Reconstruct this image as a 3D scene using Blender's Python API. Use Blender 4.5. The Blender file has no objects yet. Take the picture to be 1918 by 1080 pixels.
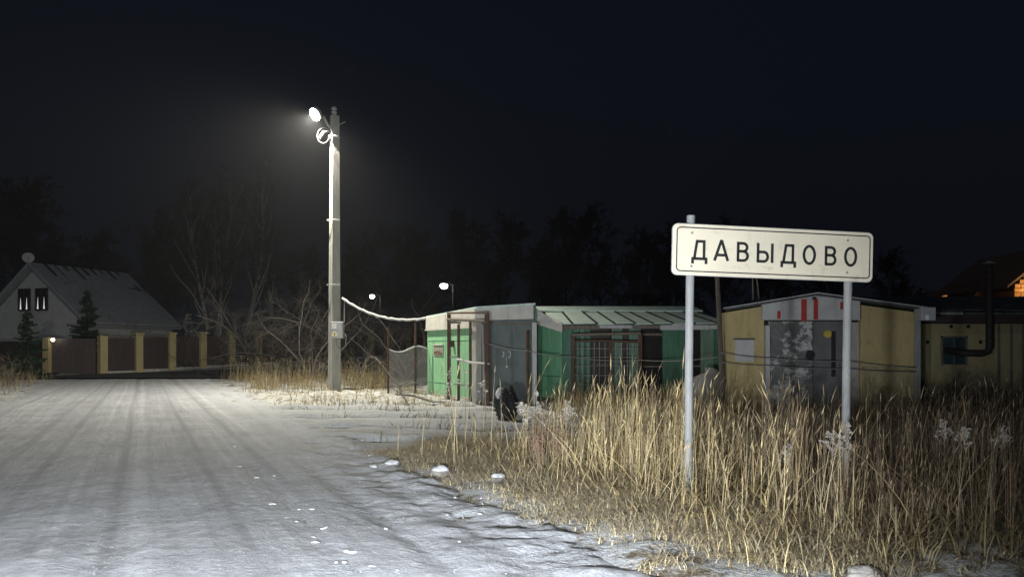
import bpy, math, random
from mathutils import Vector, noise as mnoise
R = math.radians
rnd = random.Random(7)
sc = bpy.context.scene
col = sc.collection

# ------------------------------------------------------------------ camera
F = 1400.0                                    # focal length in photograph pixels (1918 wide)
CAMZ = 1.4
cam = bpy.data.cameras.new('camera')
cam.sensor_width = 36
cam.lens = 36 * F / 1918
cam.shift_y = 108 / 1918
cam.clip_start = 0.05
cam.clip_end = 3000
co = bpy.data.objects.new('camera', cam)
co.location = (0, 0, CAMZ)
co.rotation_euler = (R(90), 0, 0)
col.objects.link(co)
sc.camera = co
# ------------------------------------------------------------------ night sky
w = bpy.data.worlds.new('World'); sc.world = w; w.use_nodes = True
nt = w.node_tree
bg = nt.nodes['Background']
sky = nt.nodes.new('ShaderNodeTexSky')
sky.sky_type = 'NISHITA'; sky.sun_disc = False
sky.sun_elevation = R(-3.0); sky.sun_rotation = R(180); sky.altitude = 100
tint = nt.nodes.new('ShaderNodeMix'); tint.data_type = 'RGBA'; tint.blend_type = 'MULTIPLY'; tint.inputs[0].default_value = 1.0
tint.inputs[7].default_value = (0.12, 0.16, 0.30, 1)      # moonless night blue
night = nt.nodes.new('ShaderNodeMix'); night.data_type = 'RGBA'; night.blend_type = 'ADD'; night.inputs[0].default_value = 1.0
night.inputs[7].default_value = (0.027, 0.034, 0.058, 1)
nt.links.new(sky.outputs[0], tint.inputs[6]); nt.links.new(tint.outputs[2], night.inputs[6]); nt.links.new(night.outputs[2], bg.inputs[0])
bg.inputs[1].default_value = 0.11
# faint added fill from no seen source (the scene's one sun lamp, turned down for the night)
sl = bpy.data.lights.new('fill_sun', 'SUN'); sl.energy = 0.07; sl.angle = R(2.0); sl.color = (0.85, 0.92, 1.0)
so = bpy.data.objects.new('fill_sun', sl); so.rotation_euler = (R(52), 0, R(-35)); col.objects.link(so)
# headlights of the car the photograph was taken from (heading down the road)
def headlight(x, y, e):
    l = bpy.data.lights.new('headlight', 'SPOT'); l.energy = e; l.color = (0.90, 0.95, 1.0)
    l.spot_size = R(146); l.spot_blend = 1.0; l.shadow_soft_size = 0.06
    o = bpy.data.objects.new('headlight', l); o.location = (x, y, 0.82)
    d = Vector((-0.36, 1.0, -0.17)); o.rotation_euler = d.to_track_quat('-Z', 'Y').to_euler()
    col.objects.link(o)
headlight(-1.40, 0.45, 2600)
headlight(-0.20, 0.95, 2350)
sc.view_settings.view_transform = 'Standard'; sc.view_settings.look = 'None'
sc.view_settings.exposure = 0; sc.view_settings.gamma = 1
sc.cycles.use_denoising = True
sc.cycles.max_bounces = 3; sc.cycles.diffuse_bounces = 2; sc.cycles.glossy_bounces = 1; sc.cycles.transmission_bounces = 2
sc.cycles.use_adaptive_sampling = True; sc.cycles.adaptive_threshold = 0.02
sc.cycles.sample_clamp_indirect = 3.0
sc.cycles.volume_bounces = 0

# ------------------------------------------------------------------ helpers
def W(px, py, Y):
    return Vector(((px - 959) * Y / F, Y, CAMZ + (648 - py) * Y / F))
def fbm(x, y, z=0.0, o=4):
    return mnoise.fractal(Vector((x, y, z)), 1.0, 2.0, o)
ORG = {}
class MB:
    def __init__(s): s.v = []; s.f = []; s.c = []; s.sm = []
    def quad(s, *p, c=None):
        n = len(s.v); s.v += [tuple(q) for q in p]; s.f.append(tuple(range(n, n + len(p))))
        if c is not None: s.c += [c] * len(p)
    def hexa(s, p):            # 8 points: bottom 4 ccw, top 4
        n = len(s.v); s.v += [tuple(q) for q in p]
        for f in ((3,2,1,0),(4,5,6,7),(0,1,5,4),(1,2,6,5),(2,3,7,6),(3,0,4,7)):
            s.f.append(tuple(n + i for i in f))
    def box(s, x0, x1, y0, y1, z0, z1):
        s.hexa([(x0,y0,z0),(x1,y0,z0),(x1,y1,z0),(x0,y1,z0),(x0,y0,z1),(x1,y0,z1),(x1,y1,z1),(x0,y1,z1)])
    def slab(s, a, b, z0a, z1a, z0b, z1b, t, side=1):
        """upright wall piece from plan point a to b, t thick to the rear (left of a->b when side=1)"""
        d = Vector((b[0]-a[0], b[1]-a[1])).normalized(); n = Vector((-d.y, d.x)) * t * side
        s.hexa([(a[0],a[1],z0a),(b[0],b[1],z0b),(b[0]+n.x,b[1]+n.y,z0b),(a[0]+n.x,a[1]+n.y,z0a),
                (a[0],a[1],z1a),(b[0],b[1],z1b),(b[0]+n.x,b[1]+n.y,z1b),(a[0]+n.x,a[1]+n.y,z1a)])
    def tube(s, pts, r, n=8, cap=True):
        pts = [Vector(p) for p in pts]
        rr = r if isinstance(r, (list, tuple)) else [r] * len(pts)
        base = len(s.v); up = None
        for i, p in enumerate(pts):
            d = (pts[min(i+1, len(pts)-1)] - pts[max(i-1, 0)])
            if d.length < 1e-9: d = Vector((0,0,1))
            d.normalize()
            if up is None:
                up = d.cross(Vector((0.31,0.87,0.2)))
                if up.length < 1e-3: up = d.cross(Vector((1,0,0)))
            up = (up - d * up.dot(d)).normalized(); b = d.cross(up)
            for k in range(n):
                a = 2 * math.pi * k / n
                s.v.append(tuple(p + (up * math.cos(a) + b * math.sin(a)) * rr[i]))
        for i in range(len(pts) - 1):
            for k in range(n):
                a = base + i*n + k; b2 = base + i*n + (k+1) % n
                s.f.append((a, b2, b2 + n, a + n))
        if cap:
            s.f.append(tuple(base + k for k in reversed(range(n))))
            s.f.append(tuple(base + (len(pts)-1)*n + k for k in range(n)))
    def prism(s, poly, ax, ay, az, org, t):
        """poly in (u,v) along axes ax, ay at org; extruded by t along az"""
        n = len(poly); b = len(s.v)
        P = [org + ax*u + ay*v for u, v in poly]
        s.v += [tuple(p) for p in P] + [tuple(p + az*t) for p in P]
        s.f.append(tuple(b+i for i in reversed(range(n)))); s.f.append(tuple(b+n+i for i in range(n)))
        for i in range(n):
            j = (i+1) % n; s.f.append((b+i, b+j, b+n+j, b+n+i))
    def ribbon(s, line, wd, ax, ay, az, org, t, closed=False):
        """flat stroke of width wd along a polyline in (u,v), mitred, t deep"""
        n = len(line); L = []; Rr = []
        for i in range(n):
            p = Vector(line[i])
            a = Vector(line[i-1]) if (i > 0 or closed) else None
            c = Vector(line[(i+1) % n]) if (i < n-1 or closed) else None
            d1 = (p-a).normalized() if a is not None else None
            d2 = (c-p).normalized() if c is not None else None
            if d1 is None: d1 = d2
            if d2 is None: d2 = d1
            n1 = Vector((-d1.y, d1.x)); n2 = Vector((-d2.y, d2.x)); m = (n1+n2).normalized()
            k = min(2.0, 1/max(0.3, m.dot(n1)))
            L.append(p + m*wd/2*k); Rr.append(p - m*wd/2*k)
        b = len(s.v); P = lambda q, h: tuple(org + ax*q.x + ay*q.y + az*h)
        for i in range(n): s.v += [P(L[i],0), P(Rr[i],0), P(Rr[i],t), P(L[i],t)]
        for i in range(n if closed else n-1):
            j = (i+1) % n
            for k in range(4):
                a0 = b+4*i+k; a1 = b+4*i+(k+1)%4; b0 = b+4*j+k; b1 = b+4*j+(k+1)%4
                s.f.append((a0, a1, b1, b0))
        if not closed:
            s.f.append((b+3,b+2,b+1,b)); e = b+4*(n-1); s.f.append((e,e+1,e+2,e+3))
    def ball(s, c, r, nu=8, nv=6, sz=1.0, jit=0.0, seed=0):
        c = Vector(c); b = len(s.v); rr = random.Random(seed)
        if not isinstance(r, (tuple, list)): r = (r, r, r*sz)
        s.v.append((c.x, c.y, c.z + r[2]))
        for i in range(1, nv):
            t = math.pi*i/nv
            for k in range(nu):
                a = 2*math.pi*k/nu; q = 1 + rr.uniform(-jit, jit)
                s.v.append((c.x + r[0]*q*math.sin(t)*math.cos(a), c.y + r[1]*q*math.sin(t)*math.sin(a), c.z + r[2]*q*math.cos(t)))
        s.v.append((c.x, c.y, c.z - r[2])); e = len(s.v)-1
        for k in range(nu): s.f.append((b, b+1+k, b+1+(k+1)%nu))
        for i in range(nv-2):
            for k in range(nu):
                a = b+1+i*nu+k; d = b+1+i*nu+(k+1)%nu
                s.f.append((a, a+nu, d+nu, d))
        for k in range(nu): s.f.append((e, b+1+(nv-2)*nu+(k+1)%nu, b+1+(nv-2)*nu+k))
    def build(s, name, m, parent=None, smooth=False, bevel=0.0):
        o0 = Vector((0,0,0))
        if parent is not None: o0 = ORG.get(parent.name, o0)
        me = bpy.data.meshes.new(name)
        me.from_pydata([(a-o0.x, b-o0.y, c-o0.z) for a, b, c in s.v], [], s.f)
        if s.c:
            at = me.color_attributes.new('Col', 'FLOAT_COLOR', 'POINT')
            flat = []
            for c in s.c: flat += [c[0], c[1], c[2], 1.0]
            at.data.foreach_set('color', flat)
        me.materials.append(m)
        if smooth: me.polygons.foreach_set('use_smooth', [True]*len(me.polygons))
        me.update()
        o = bpy.data.objects.new(name, me); col.objects.link(o)
        if parent is not None: o.parent = parent; ORG[o.name] = o0
        if bevel:
            b = o.modifiers.new('bevel', 'BEVEL'); b.width = bevel; b.segments = 2; b.limit_method = 'ANGLE'
        return o
def obox(mb, c, d, n, l, t, z0, z1):
    a, b_ = d*l/2, n*t/2
    mb.hexa([tuple(c-a+b_+Vector((0,0,z0))), tuple(c+a+b_+Vector((0,0,z0))), tuple(c+a-b_+Vector((0,0,z0))), tuple(c-a-b_+Vector((0,0,z0))),
             tuple(c-a+b_+Vector((0,0,z1))), tuple(c+a+b_+Vector((0,0,z1))), tuple(c+a-b_+Vector((0,0,z1))), tuple(c-a-b_+Vector((0,0,z1)))])
def tag(o, label, cat, group=None):
    o['label'] = label; o['category'] = cat
    if group: o['group'] = group
    return o
def struct(o): o['kind'] = 'structure'; return o
def stuff(o, label=None, cat=None):
    o['kind'] = 'stuff'
    if label: o['label'] = label; o['category'] = cat
    return o
def thing(name, label, cat, loc=(0,0,0), group=None):
    o = bpy.data.objects.new(name, None); col.objects.link(o); o.location = loc
    o.empty_display_size = 0.1
    ORG[o.name] = Vector(loc)
    return tag(o, label, cat, group)
def copy_tree(src, parent=None):
    c = src.copy(); col.objects.link(c); c.parent = parent
    for ch in list(src.children): copy_tree(ch, c)
    return c

# ------------------------------------------------------------------ materials
def mat(name, c1, c2=None, rough=0.8, scale=6.0, stretch=(1,1,1), bump=0.0, bscale=40.0, metal=0.0, contrast=(0.35,0.65), detail=6.0, c3=None, c3scale=1.5, c3cut=(0.6,0.75), spec=0.4, streak=None, scut=(0.55,0.8)):
    m = bpy.data.materials.new(name); m.use_nodes = True
    n = m.node_tree; N = n.nodes; L = n.links; b = N['Principled BSDF']
    b.inputs['Roughness'].default_value = rough; b.inputs['Metallic'].default_value = metal
    b.inputs['Specular IOR Level'].default_value = spec
    b.inputs['Base Color'].default_value = (*c1, 1)
    tc = N.new('ShaderNodeTexCoord'); mp = N.new('ShaderNodeMapping'); mp.inputs['Scale'].default_value = stretch
    L.new(tc.outputs['Object'], mp.inputs[0])
    if c2:
        t = N.new('ShaderNodeTexNoise'); t.inputs['Scale'].default_value = scale; t.inputs['Detail'].default_value = detail
        t.inputs['Roughness'].default_value = 0.65
        L.new(mp.outputs[0], t.inputs['Vector'])
        r = N.new('ShaderNodeValToRGB'); r.color_ramp.elements[0].position = contrast[0]; r.color_ramp.elements[1].position = contrast[1]
        r.color_ramp.elements[0].color = (*c1, 1); r.color_ramp.elements[1].color = (*c2, 1)
        L.new(t.outputs['Fac'], r.inputs[0]); out = r.outputs[0]
        if c3:
            t3 = N.new('ShaderNodeTexNoise'); t3.inputs['Scale'].default_value = c3scale; t3.inputs['Detail'].default_value = 8
            t3.inputs['Roughness'].default_value = 0.7
            L.new(mp.outputs[0], t3.inputs['Vector'])
            r3 = N.new('ShaderNodeMapRange'); r3.inputs['From Min'].default_value = c3cut[0]; r3.inputs['From Max'].default_value = c3cut[1]
            L.new(t3.outputs['Fac'], r3.inputs['Value'])
            mx = N.new('ShaderNodeMix'); mx.data_type = 'RGBA'; mx.inputs[7].default_value = (*c3, 1)
            L.new(r3.outputs[0], mx.inputs[0]); L.new(out, mx.inputs[6]); out = mx.outputs[2]
        if streak:      # runs of rust and dirt down the sheet
            m4 = N.new('ShaderNodeMapping'); m4.inputs['Scale'].default_value = (9, 9, 0.7); L.new(tc.outputs['Object'], m4.inputs[0])
            t4 = N.new('ShaderNodeTexNoise'); t4.inputs['Scale'].default_value = 1.0; t4.inputs['Detail'].default_value = 7; t4.inputs['Roughness'].default_value = 0.7
            L.new(m4.outputs[0], t4.inputs['Vector'])
            r4 = N.new('ShaderNodeMapRange'); r4.inputs['From Min'].default_value = scut[0]; r4.inputs['From Max'].default_value = scut[1]; r4.inputs['To Max'].default_value = 0.8
            L.new(t4.outputs['Fac'], r4.inputs['Value'])
            x4 = N.new('ShaderNodeMix'); x4.data_type = 'RGBA'; x4.inputs[7].default_value = (*streak, 1)
            L.new(r4.outputs[0], x4.inputs[0]); L.new(out, x4.inputs[6]); out = x4.outputs[2]
        L.new(out, b.inputs['Base Color'])
    if bump:
        t2 = N.new('ShaderNodeTexNoise'); t2.inputs['Scale'].default_value = bscale; t2.inputs['Detail'].default_value = 5
        L.new(mp.outputs[0], t2.inputs['Vector'])
        bp = N.new('ShaderNodeBump'); bp.inputs['Strength'].default_value = bump; bp.inputs['Distance'].default_value = 0.02
        L.new(t2.outputs['Fac'], bp.inputs['Height']); L.new(bp.outputs[0], b.inputs['Normal'])
    return m
def emis(name, c, s):
    m = bpy.data.materials.new(name); m.use_nodes = True; b = m.node_tree.nodes['Principled BSDF']
    b.inputs['Base Color'].default_value = (0.8,0.8,0.8,1)
    m.cycles.emission_sampling = 'NONE'
    b.inputs['Emission Color'].default_value = (*c, 1); b.inputs['Emission Strength'].default_value = s
    return m
def vcol(name, rough=0.85, transl=0.0):
    m = bpy.data.materials.new(name); m.use_nodes = True; N = m.node_tree.nodes; L = m.node_tree.links; b = N['Principled BSDF']
    a = N.new('ShaderNodeAttribute'); a.attribute_name = 'Col'
    L.new(a.outputs['Color'], b.inputs['Base Color']); b.inputs['Roughness'].default_value = rough
    b.inputs['Specular IOR Level'].default_value = 0.2
    if transl:
        t = N.new('ShaderNodeBsdfTranslucent'); L.new(a.outputs['Color'], t.inputs['Color'])
        mx = N.new('ShaderNodeMixShader'); mx.inputs[0].default_value = transl
        L.new(b.outputs[0], mx.inputs[1]); L.new(t.outputs[0], mx.inputs[2]); L.new(mx.outputs[0], N['Material Output'].inputs[0])
    return m
M = {}
M['concrete'] = mat('concrete', (0.42,0.41,0.37), (0.30,0.29,0.26), 0.9, 5, (1,1,0.25), 0.5, 60, c3=(0.2,0.19,0.17), c3scale=3, c3cut=(0.58,0.75), streak=(0.2,0.19,0.165), scut=(0.6,0.85))
M['galv'] = mat('galvanised_steel', (0.30,0.305,0.30), (0.22,0.225,0.225), 0.7, 14, (1,1,0.3), 0.15, 70, 0.0, c3=(0.30,0.27,0.22), c3scale=7, c3cut=(0.6,0.72), streak=(0.22,0.2,0.18), scut=(0.6,0.85))
M['signwhite'] = mat('sign_face', (0.77,0.70,0.55), (0.70,0.64,0.50), 0.5, 2.5, (1,1,1.5), 0.0, c3=(0.46,0.40,0.31), c3scale=6, c3cut=(0.56,0.80), streak=(0.48,0.42,0.33), scut=(0.6,0.85))
M['signedge'] = mat('sign_edge', (0.66,0.65,0.60), (0.5,0.5,0.48), 0.5, 8)
M['black'] = mat('black_paint', (0.016,0.016,0.018), (0.03,0.03,0.03), 0.5, 30)
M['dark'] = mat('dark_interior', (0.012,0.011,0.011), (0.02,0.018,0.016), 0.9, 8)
M['green'] = mat('green_paint', (0.22,0.46,0.25), (0.26,0.51,0.30), 0.6, 3, (1,1,0.35), 0.9, 4.5, c3=(0.14,0.22,0.12), c3scale=5, c3cut=(0.57,0.76), streak=(0.10,0.14,0.08))
M['greendk'] = mat('dark_green_paint', (0.04,0.14,0.085), (0.06,0.18,0.11), 0.6, 3, (1,1,0.3), 0.9, 4.5, c3=(0.06,0.055,0.035), c3scale=5, c3cut=(0.56,0.74), streak=(0.07,0.05,0.03))
M['greengrey'] = mat('grey_green_steel', (0.075,0.105,0.10), (0.11,0.135,0.125), 0.6, 4, (1,1,0.4), 0.9, 4.5, c3=(0.16,0.17,0.16), c3scale=2.3, c3cut=(0.58,0.8), streak=(0.05,0.06,0.055))
M['greenpale'] = mat('faded_green_paint', (0.10,0.19,0.14), (0.15,0.25,0.18), 0.65, 4, (2,2,0.25), 0.9, 4.5, c3=(0.2,0.19,0.15), c3scale=5, c3cut=(0.58,0.75), streak=(0.09,0.07,0.04))
M['white'] = mat('whitewashed_board', (0.60,0.58,0.52), (0.48,0.47,0.43), 0.8, 3, (1,1,1), 0.3, 20, c3=(0.32,0.31,0.28), c3scale=4, c3cut=(0.6,0.8), streak=(0.27,0.25,0.21))
M['frostroof'] = mat('frosted_roof_sheet', (0.58,0.70,0.64), (0.44,0.56,0.50), 0.8, 6, (1,1,1), 0.3, 40, c3=(0.26,0.3,0.28), c3scale=3, c3cut=(0.55,0.75))
M['rust'] = mat('rusty_iron', (0.115,0.062,0.042), (0.065,0.04,0.03), 0.9, 12, (1,1,0.6), 0.5, 60, c3=(0.2,0.13,0.09), c3scale=8, c3cut=(0.6,0.75))
M['brown'] = mat('brown_door_paint', (0.060,0.042,0.038), (0.042,0.032,0.03), 0.7, 5, (2,2,0.3), 0.3, 30)
M['ochre'] = mat('ochre_plaster', (0.48,0.385,0.185), (0.40,0.32,0.155), 0.9, 2.5, (1,1,0.5), 0.35, 30, c3=(0.16,0.13,0.06), c3scale=6, c3cut=(0.56,0.78), streak=(0.13,0.11,0.07))
M['ochrepale'] = mat('pale_ochre_plaster', (0.38,0.33,0.18), (0.30,0.26,0.14), 0.9, 3, (1.5,1,0.3), 0.35, 30, c3=(0.12,0.10,0.06), c3scale=4, c3cut=(0.56,0.75), streak=(0.10,0.085,0.06))
M['peel'] = mat('peeling_grey_paint', (0.10,0.102,0.10), (0.16,0.16,0.155), 0.7, 3, (1,1,1), 0.5, 14, c3=(0.46,0.46,0.44), c3scale=3.6, c3cut=(0.52,0.58))
M['greydoor'] = mat('grey_door_paint', (0.11,0.113,0.115), (0.16,0.162,0.162), 0.65, 3, (1,1,0.5), 0.3, 20, streak=(0.05,0.045,0.04))
M['red'] = mat('red_paint', (0.42,0.035,0.025), (0.30,0.03,0.025), 0.6, 12)
M['greywhite'] = mat('grey_white_board', (0.46,0.46,0.45), (0.38,0.38,0.37), 0.8, 4, (1,1,1), 0.2, 30, c3=(0.26,0.26,0.25), c3scale=5, c3cut=(0.6,0.78), streak=(0.2,0.18,0.16))
M['yellow'] = mat('yellow_print', (0.55,0.42,0.06), (0.45,0.35,0.06), 0.6, 20)
M['yellowbrick'] = mat('yellow_brick', (0.46,0.385,0.19), (0.37,0.31,0.15), 0.9, 7, (1,1,2.5), 0.5, 30, c3=(0.22,0.16,0.07), c3scale=9, c3cut=(0.56,0.7))
M['maroon'] = mat('maroon_sheet', (0.052,0.036,0.036), (0.040,0.029,0.029), 0.55, 5, (1,1,0.4), 0.1, 20)
M['gate'] = mat('brown_gate_sheet', (0.12,0.095,0.09), (0.095,0.076,0.072), 0.6, 4, (1,1,0.5), 0.1, 20)
M['render'] = mat('house_render', (0.74,0.73,0.70), (0.64,0.63,0.61), 0.9, 3, (1,1,1), 0.3, 30)
M['snowroof'] = mat('snow_dusted_roof', (0.52,0.53,0.55), (0.40,0.41,0.43), 0.9, 2.0, (1,1,1), 0.2, 20, c3=(0.06,0.06,0.06), c3scale=0.8, c3cut=(0.62,0.70))
M['darkroof'] = mat('dark_roof_felt', (0.075,0.08,0.085), (0.05,0.052,0.055), 0.85, 4, (1,1,1), 0.4, 20, c3=(0.22,0.23,0.24), c3scale=2.5, c3cut=(0.56,0.8))
M['glass'] = mat('window_glass', (0.012,0.014,0.017), None, 0.08, spec=0.6)
M['tealglass'] = mat('teal_window', (0.03,0.055,0.065), (0.05,0.075,0.085), 0.2, 5)
M['curtain'] = emis('glow_curtain', (0.95,0.97,1.0), 0.6)  # curtains glow by themselves, standing in for light falling on them
M['rubber'] = mat('tyre_rubber', (0.018,0.018,0.02), (0.03,0.03,0.031), 0.85, 12, bump=0.3)
M['snow'] = mat('snow', (0.60,0.61,0.63), (0.50,0.51,0.53), 0.7, 9, bump=0.6, bscale=45, spec=0.3)
M['patchysnow'] = mat('patchy_snow', (0.52,0.52,0.50), (0.40,0.40,0.38), 0.85, 5, bump=0.8, bscale=22, c3=(0.20,0.17,0.11), c3scale=3.2, c3cut=(0.50,0.60))
M['palestone'] = mat('pale_boulder', (0.46,0.44,0.41), (0.34,0.32,0.30), 0.9, 7, bump=0.5, bscale=25, c3=(0.22,0.2,0.18), c3scale=4, c3cut=(0.58,0.75))
M['stone'] = mat('field_stone', (0.30,0.28,0.25), (0.18,0.17,0.155), 0.9, 8, bump=0.6)
M['wood'] = mat('weathered_wood', (0.20,0.17,0.14), (0.12,0.10,0.085), 0.9, 8, (3,3,0.4), 0.5, 40)
M['willowtwig'] = mat('willow_bark', (0.078,0.068,0.06), (0.052,0.046,0.042), 0.95, 5)
M['twig'] = mat('twig_bark', (0.045,0.039,0.034), (0.030,0.027,0.024), 0.95, 5)
M['paletwig'] = mat('pale_twig_bark', (0.19,0.17,0.15), (0.13,0.115,0.10), 0.95, 4)
M['birch'] = mat('birch_bark', (0.50,0.48,0.44), (0.34,0.32,0.29), 0.9, 2.5, (3,3,0.8), 0.2, 20, c3=(0.05,0.045,0.04), c3scale=2.2, c3cut=(0.57,0.64))
M['needles'] = vcol('spruce_needles', 0.9)
M['grass'] = vcol('dry_grass', 0.85, 0.22)
M['frost'] = mat('frost_coating', (0.62,0.62,0.60), (0.48,0.48,0.47), 0.9, 20, bump=0.7, bscale=60)
M['fluff'] = mat('seed_fluff', (0.50,0.47,0.42), (0.34,0.30,0.26), 0.95, 30)
M['redweed'] = mat('red_brown_seed', (0.15,0.09,0.06), (0.22,0.14,0.095), 0.95, 15)
M['stem'] = mat('dry_stem', (0.30,0.24,0.15), (0.22,0.17,0.10), 0.9, 12)
M['boxgrey'] = mat('meter_box_grey', (0.40,0.41,0.41), (0.34,0.35,0.35), 0.5, 8)
M['paper'] = mat('white_sticker', (0.80,0.80,0.80), (0.74,0.74,0.73), 0.6, 30)
M['blackmetal'] = mat('sooty_pipe', (0.02,0.019,0.018), (0.035,0.03,0.027), 0.7, 8)
M['wire'] = mat('grey_wire', (0.30,0.29,0.27), (0.2,0.19,0.18), 0.6, 20)
M['tarp'] = mat('grey_frosted_tarp', (0.30,0.31,0.31), (0.20,0.205,0.205), 0.9, 5, bump=0.5, bscale=18)
M['log'] = mat('timber_block', (0.42,0.24,0.10), (0.34,0.18,0.07), 0.8, 4, (1,1,3), 0.2, 20)
M['pinkroof'] = mat('brown_roof_sheet', (0.16,0.10,0.08), (0.12,0.08,0.065), 0.8, 4)
M['asphalt'] = mat('dark_asphalt', (0.035,0.037,0.04), (0.05,0.052,0.055), 0.8, 3, bump=0.3, c3=(0.16,0.165,0.17), c3scale=1.2, c3cut=(0.6,0.75))
M['cablegrey'] = mat('dull_cable_grey', (0.05,0.05,0.05), (0.035,0.035,0.035), 0.8, 20)
M['greenlit'] = mat('lit_green_paint', (0.19,0.46,0.26), (0.23,0.52,0.30), 0.6, 3, (1,1,0.35), 0.9, 4.5, c3=(0.14,0.25,0.14), c3scale=5, c3cut=(0.57,0.76), streak=(0.1,0.16,0.09))  # copy of the green paint with the wall's light put into its colour
M['stain'] = mat('rust_brown_lettering', (0.16,0.05,0.035), None, 0.8)
M['plaque'] = mat('grey_plaque', (0.30,0.30,0.25), (0.22,0.22,0.18), 0.7, 8)
M['chalk'] = mat('white_chalk_mark', (0.55,0.56,0.55), (0.4,0.41,0.4), 0.9, 30)

# ------------------------------------------------------------------ ground, road
def xr(y): return 0.94 - 0.51*(y - 4.54)          # right road edge
def xl(y): return -13.4 - 0.47*(y - 19.6)         # left road edge
def sstep(a, b, x):
    t = max(0.0, min(1.0, (x-a)/(b-a))); return t*t*(3-2*t)
def track(x, y):
    """1 inside the snowy side track that leaves the road to the right"""
    lo = 9.8 + 1.3*(sstep(-2, 0.5, x)) + 1.2*sstep(0.2, 2.5, x); hi = 19.2
    return sstep(lo-0.35, lo+0.35, y) * (1 - sstep(hi-0.9, hi, y + max(0, x)*0.5)) * (1 - sstep(1.2, 2.6, x)) * sstep(-0.6, 0.2, x - xr(y))
def gz(x, y):
    z = 0.042 * max(0.0, y - 37.5) if y < 90 else 0.042*52.5
    z -= 0.10 * sstep(30, 33, y) * (1 - sstep(36.5, 39, y))
    on = sstep(-0.25, 0.25, x - xl(y)) * (1 - sstep(-0.25, 0.3, x - xr(y))) * (1 - sstep(30.5, 31.5, y))
    tr = track(x, y)
    off = 1 - max(on, tr)
    z += off * (0.05 + 0.05*fbm(x*0.8, y*0.8) + 0.03*fbm(x*3.1, y*3.1, 5.0) + 0.014*fbm(x*9, y*9, 6.0, 3))
    z += 0.012*fbm(x*0.9, y*0.5, 9.0) * on
    rr_ = ((y + 0.10*x + 0.5*fbm(x*0.35, y*0.35, 13.0)) % 1.7) - 0.85
    z += tr * (0.05*fbm(x*0.5, y*2.6, 3.0) + 0.02*fbm(x*2, y*5, 7.0) - 0.075*math.exp(-(rr_/0.13)**2) + 0.05*math.exp(-((rr_-0.25)/0.15)**2))
    return z
def axis(lo, hi, st, far, g=1.25):
    a = []; v = lo
    while v <= hi + 1e-6: a.append(v); v += st
    s = st; v = a[-1]
    while v < far: s *= g; v += s; a.append(v)
    s = st; v = a[0]; pre = []
    while v > -far: s *= g; v -= s; pre.append(v)
    return pre[::-1] + a
gx = axis(-8, 5, 0.09, 700, 1.2); gy = axis(4.2, 20, 0.09, 900, 1.2)
g = MB()
for y in gy:
    for x in gx: g.v.append((x, y, gz(x, y)))
nx = len(gx)
for j in range(len(gy)-1):
    for i in range(nx-1):
        a = j*nx + i; g.f.append((a, a+1, a+1+nx, a+nx))
for (x, y, z) in g.v:
    g.c.append((track(x, y), 1 - sstep(0.2, 1.2, x - xr(y)), 0))
gm = bpy.data.materials.new('snowy_soil'); gm.use_nodes = True
N = gm.node_tree.nodes; L = gm.node_tree.links; b = N['Principled BSDF']; b.inputs['Roughness'].default_value = 0.9
at = N.new('ShaderNodeAttribute'); at.attribute_name = 'Col'; sp = N.new('ShaderNodeSeparateColor'); L.new(at.outputs['Color'], sp.inputs[0])
tc = N.new('ShaderNodeTexCoord')
def noi(s, d=6, vec=None, rough=0.6, Nn=None, Ll=None):
    Nn = Nn or N; Ll = Ll or L
    t = Nn.new('ShaderNodeTexNoise'); t.inputs['Scale'].default_value = s; t.inputs['Detail'].default_value = d; t.inputs['Roughness'].default_value = rough
    if vec is not None: Ll.new(vec, t.inputs['Vector'])
    return t.outputs['Fac']
def mth(op, a, b_=None, Nn=None, Ll=None, c_=None):
    Nn = Nn or N; Ll = Ll or L
    m = Nn.new('ShaderNodeMath'); m.operation = op
    for i, q in enumerate((a, b_, c_)):
        if q is None: continue
        if isinstance(q, (int, float)): m.inputs[i].default_value = q
        else: Ll.new(q, m.inputs[i])
    return m.outputs[0]
def ramp(v, a, b_, Nn=None, Ll=None):
    Nn = Nn or N; Ll = Ll or L
    r = Nn.new('ShaderNodeMapRange'); r.interpolation_type = 'SMOOTHSTEP'
    r.inputs['From Min'].default_value = a; r.inputs['From Max'].default_value = b_; Ll.new(v, r.inputs['Value']); return r.outputs[0]
def mixc(f, c1, c2, Nn=None, Ll=None):
    Nn = Nn or N; Ll = Ll or L
    m = Nn.new('ShaderNodeMix'); m.data_type = 'RGBA'
    Ll.new(f, m.inputs[0])
    for i, q in ((6, c1), (7, c2)):
        if isinstance(q, tuple): m.inputs[i].default_value = (*q, 1)
        else: Ll.new(q, m.inputs[i])
    return m.outputs[2]
obv = tc.outputs['Object']
n1 = noi(1.7, 8, obv, 0.7); n2 = noi(9, 6, obv, 0.65)
snowf = ramp(mth('ADD', mth('ADD', mth('MULTIPLY', n1, 0.6), mth('MULTIPLY', n2, 0.4)), mth('ADD', mth('MULTIPLY', sp.outputs[0], 0.12), mth('MULTIPLY', sp.outputs[1], 0.03))), 0.44, 0.54)
soil = mixc(noi(6, 6, obv), (0.085,0.07,0.05), (0.19,0.15,0.09))
snowc = mixc(noi(4, 6, obv), (0.38,0.39,0.40), (0.56,0.57,0.58))
L.new(mixc(snowf, soil, snowc), b.inputs['Base Color'])
bp = N.new('ShaderNodeBump'); bp.inputs['Strength'].default_value = 0.9; bp.inputs['Distance'].default_value = 0.05
L.new(mth('ADD', n2, mth('MULTIPLY', noi(35, 4, obv), 0.4)), bp.inputs['Height']); L.new(bp.outputs[0], b.inputs['Normal'])
struct(g.build('ground', gm, smooth=True))

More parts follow.
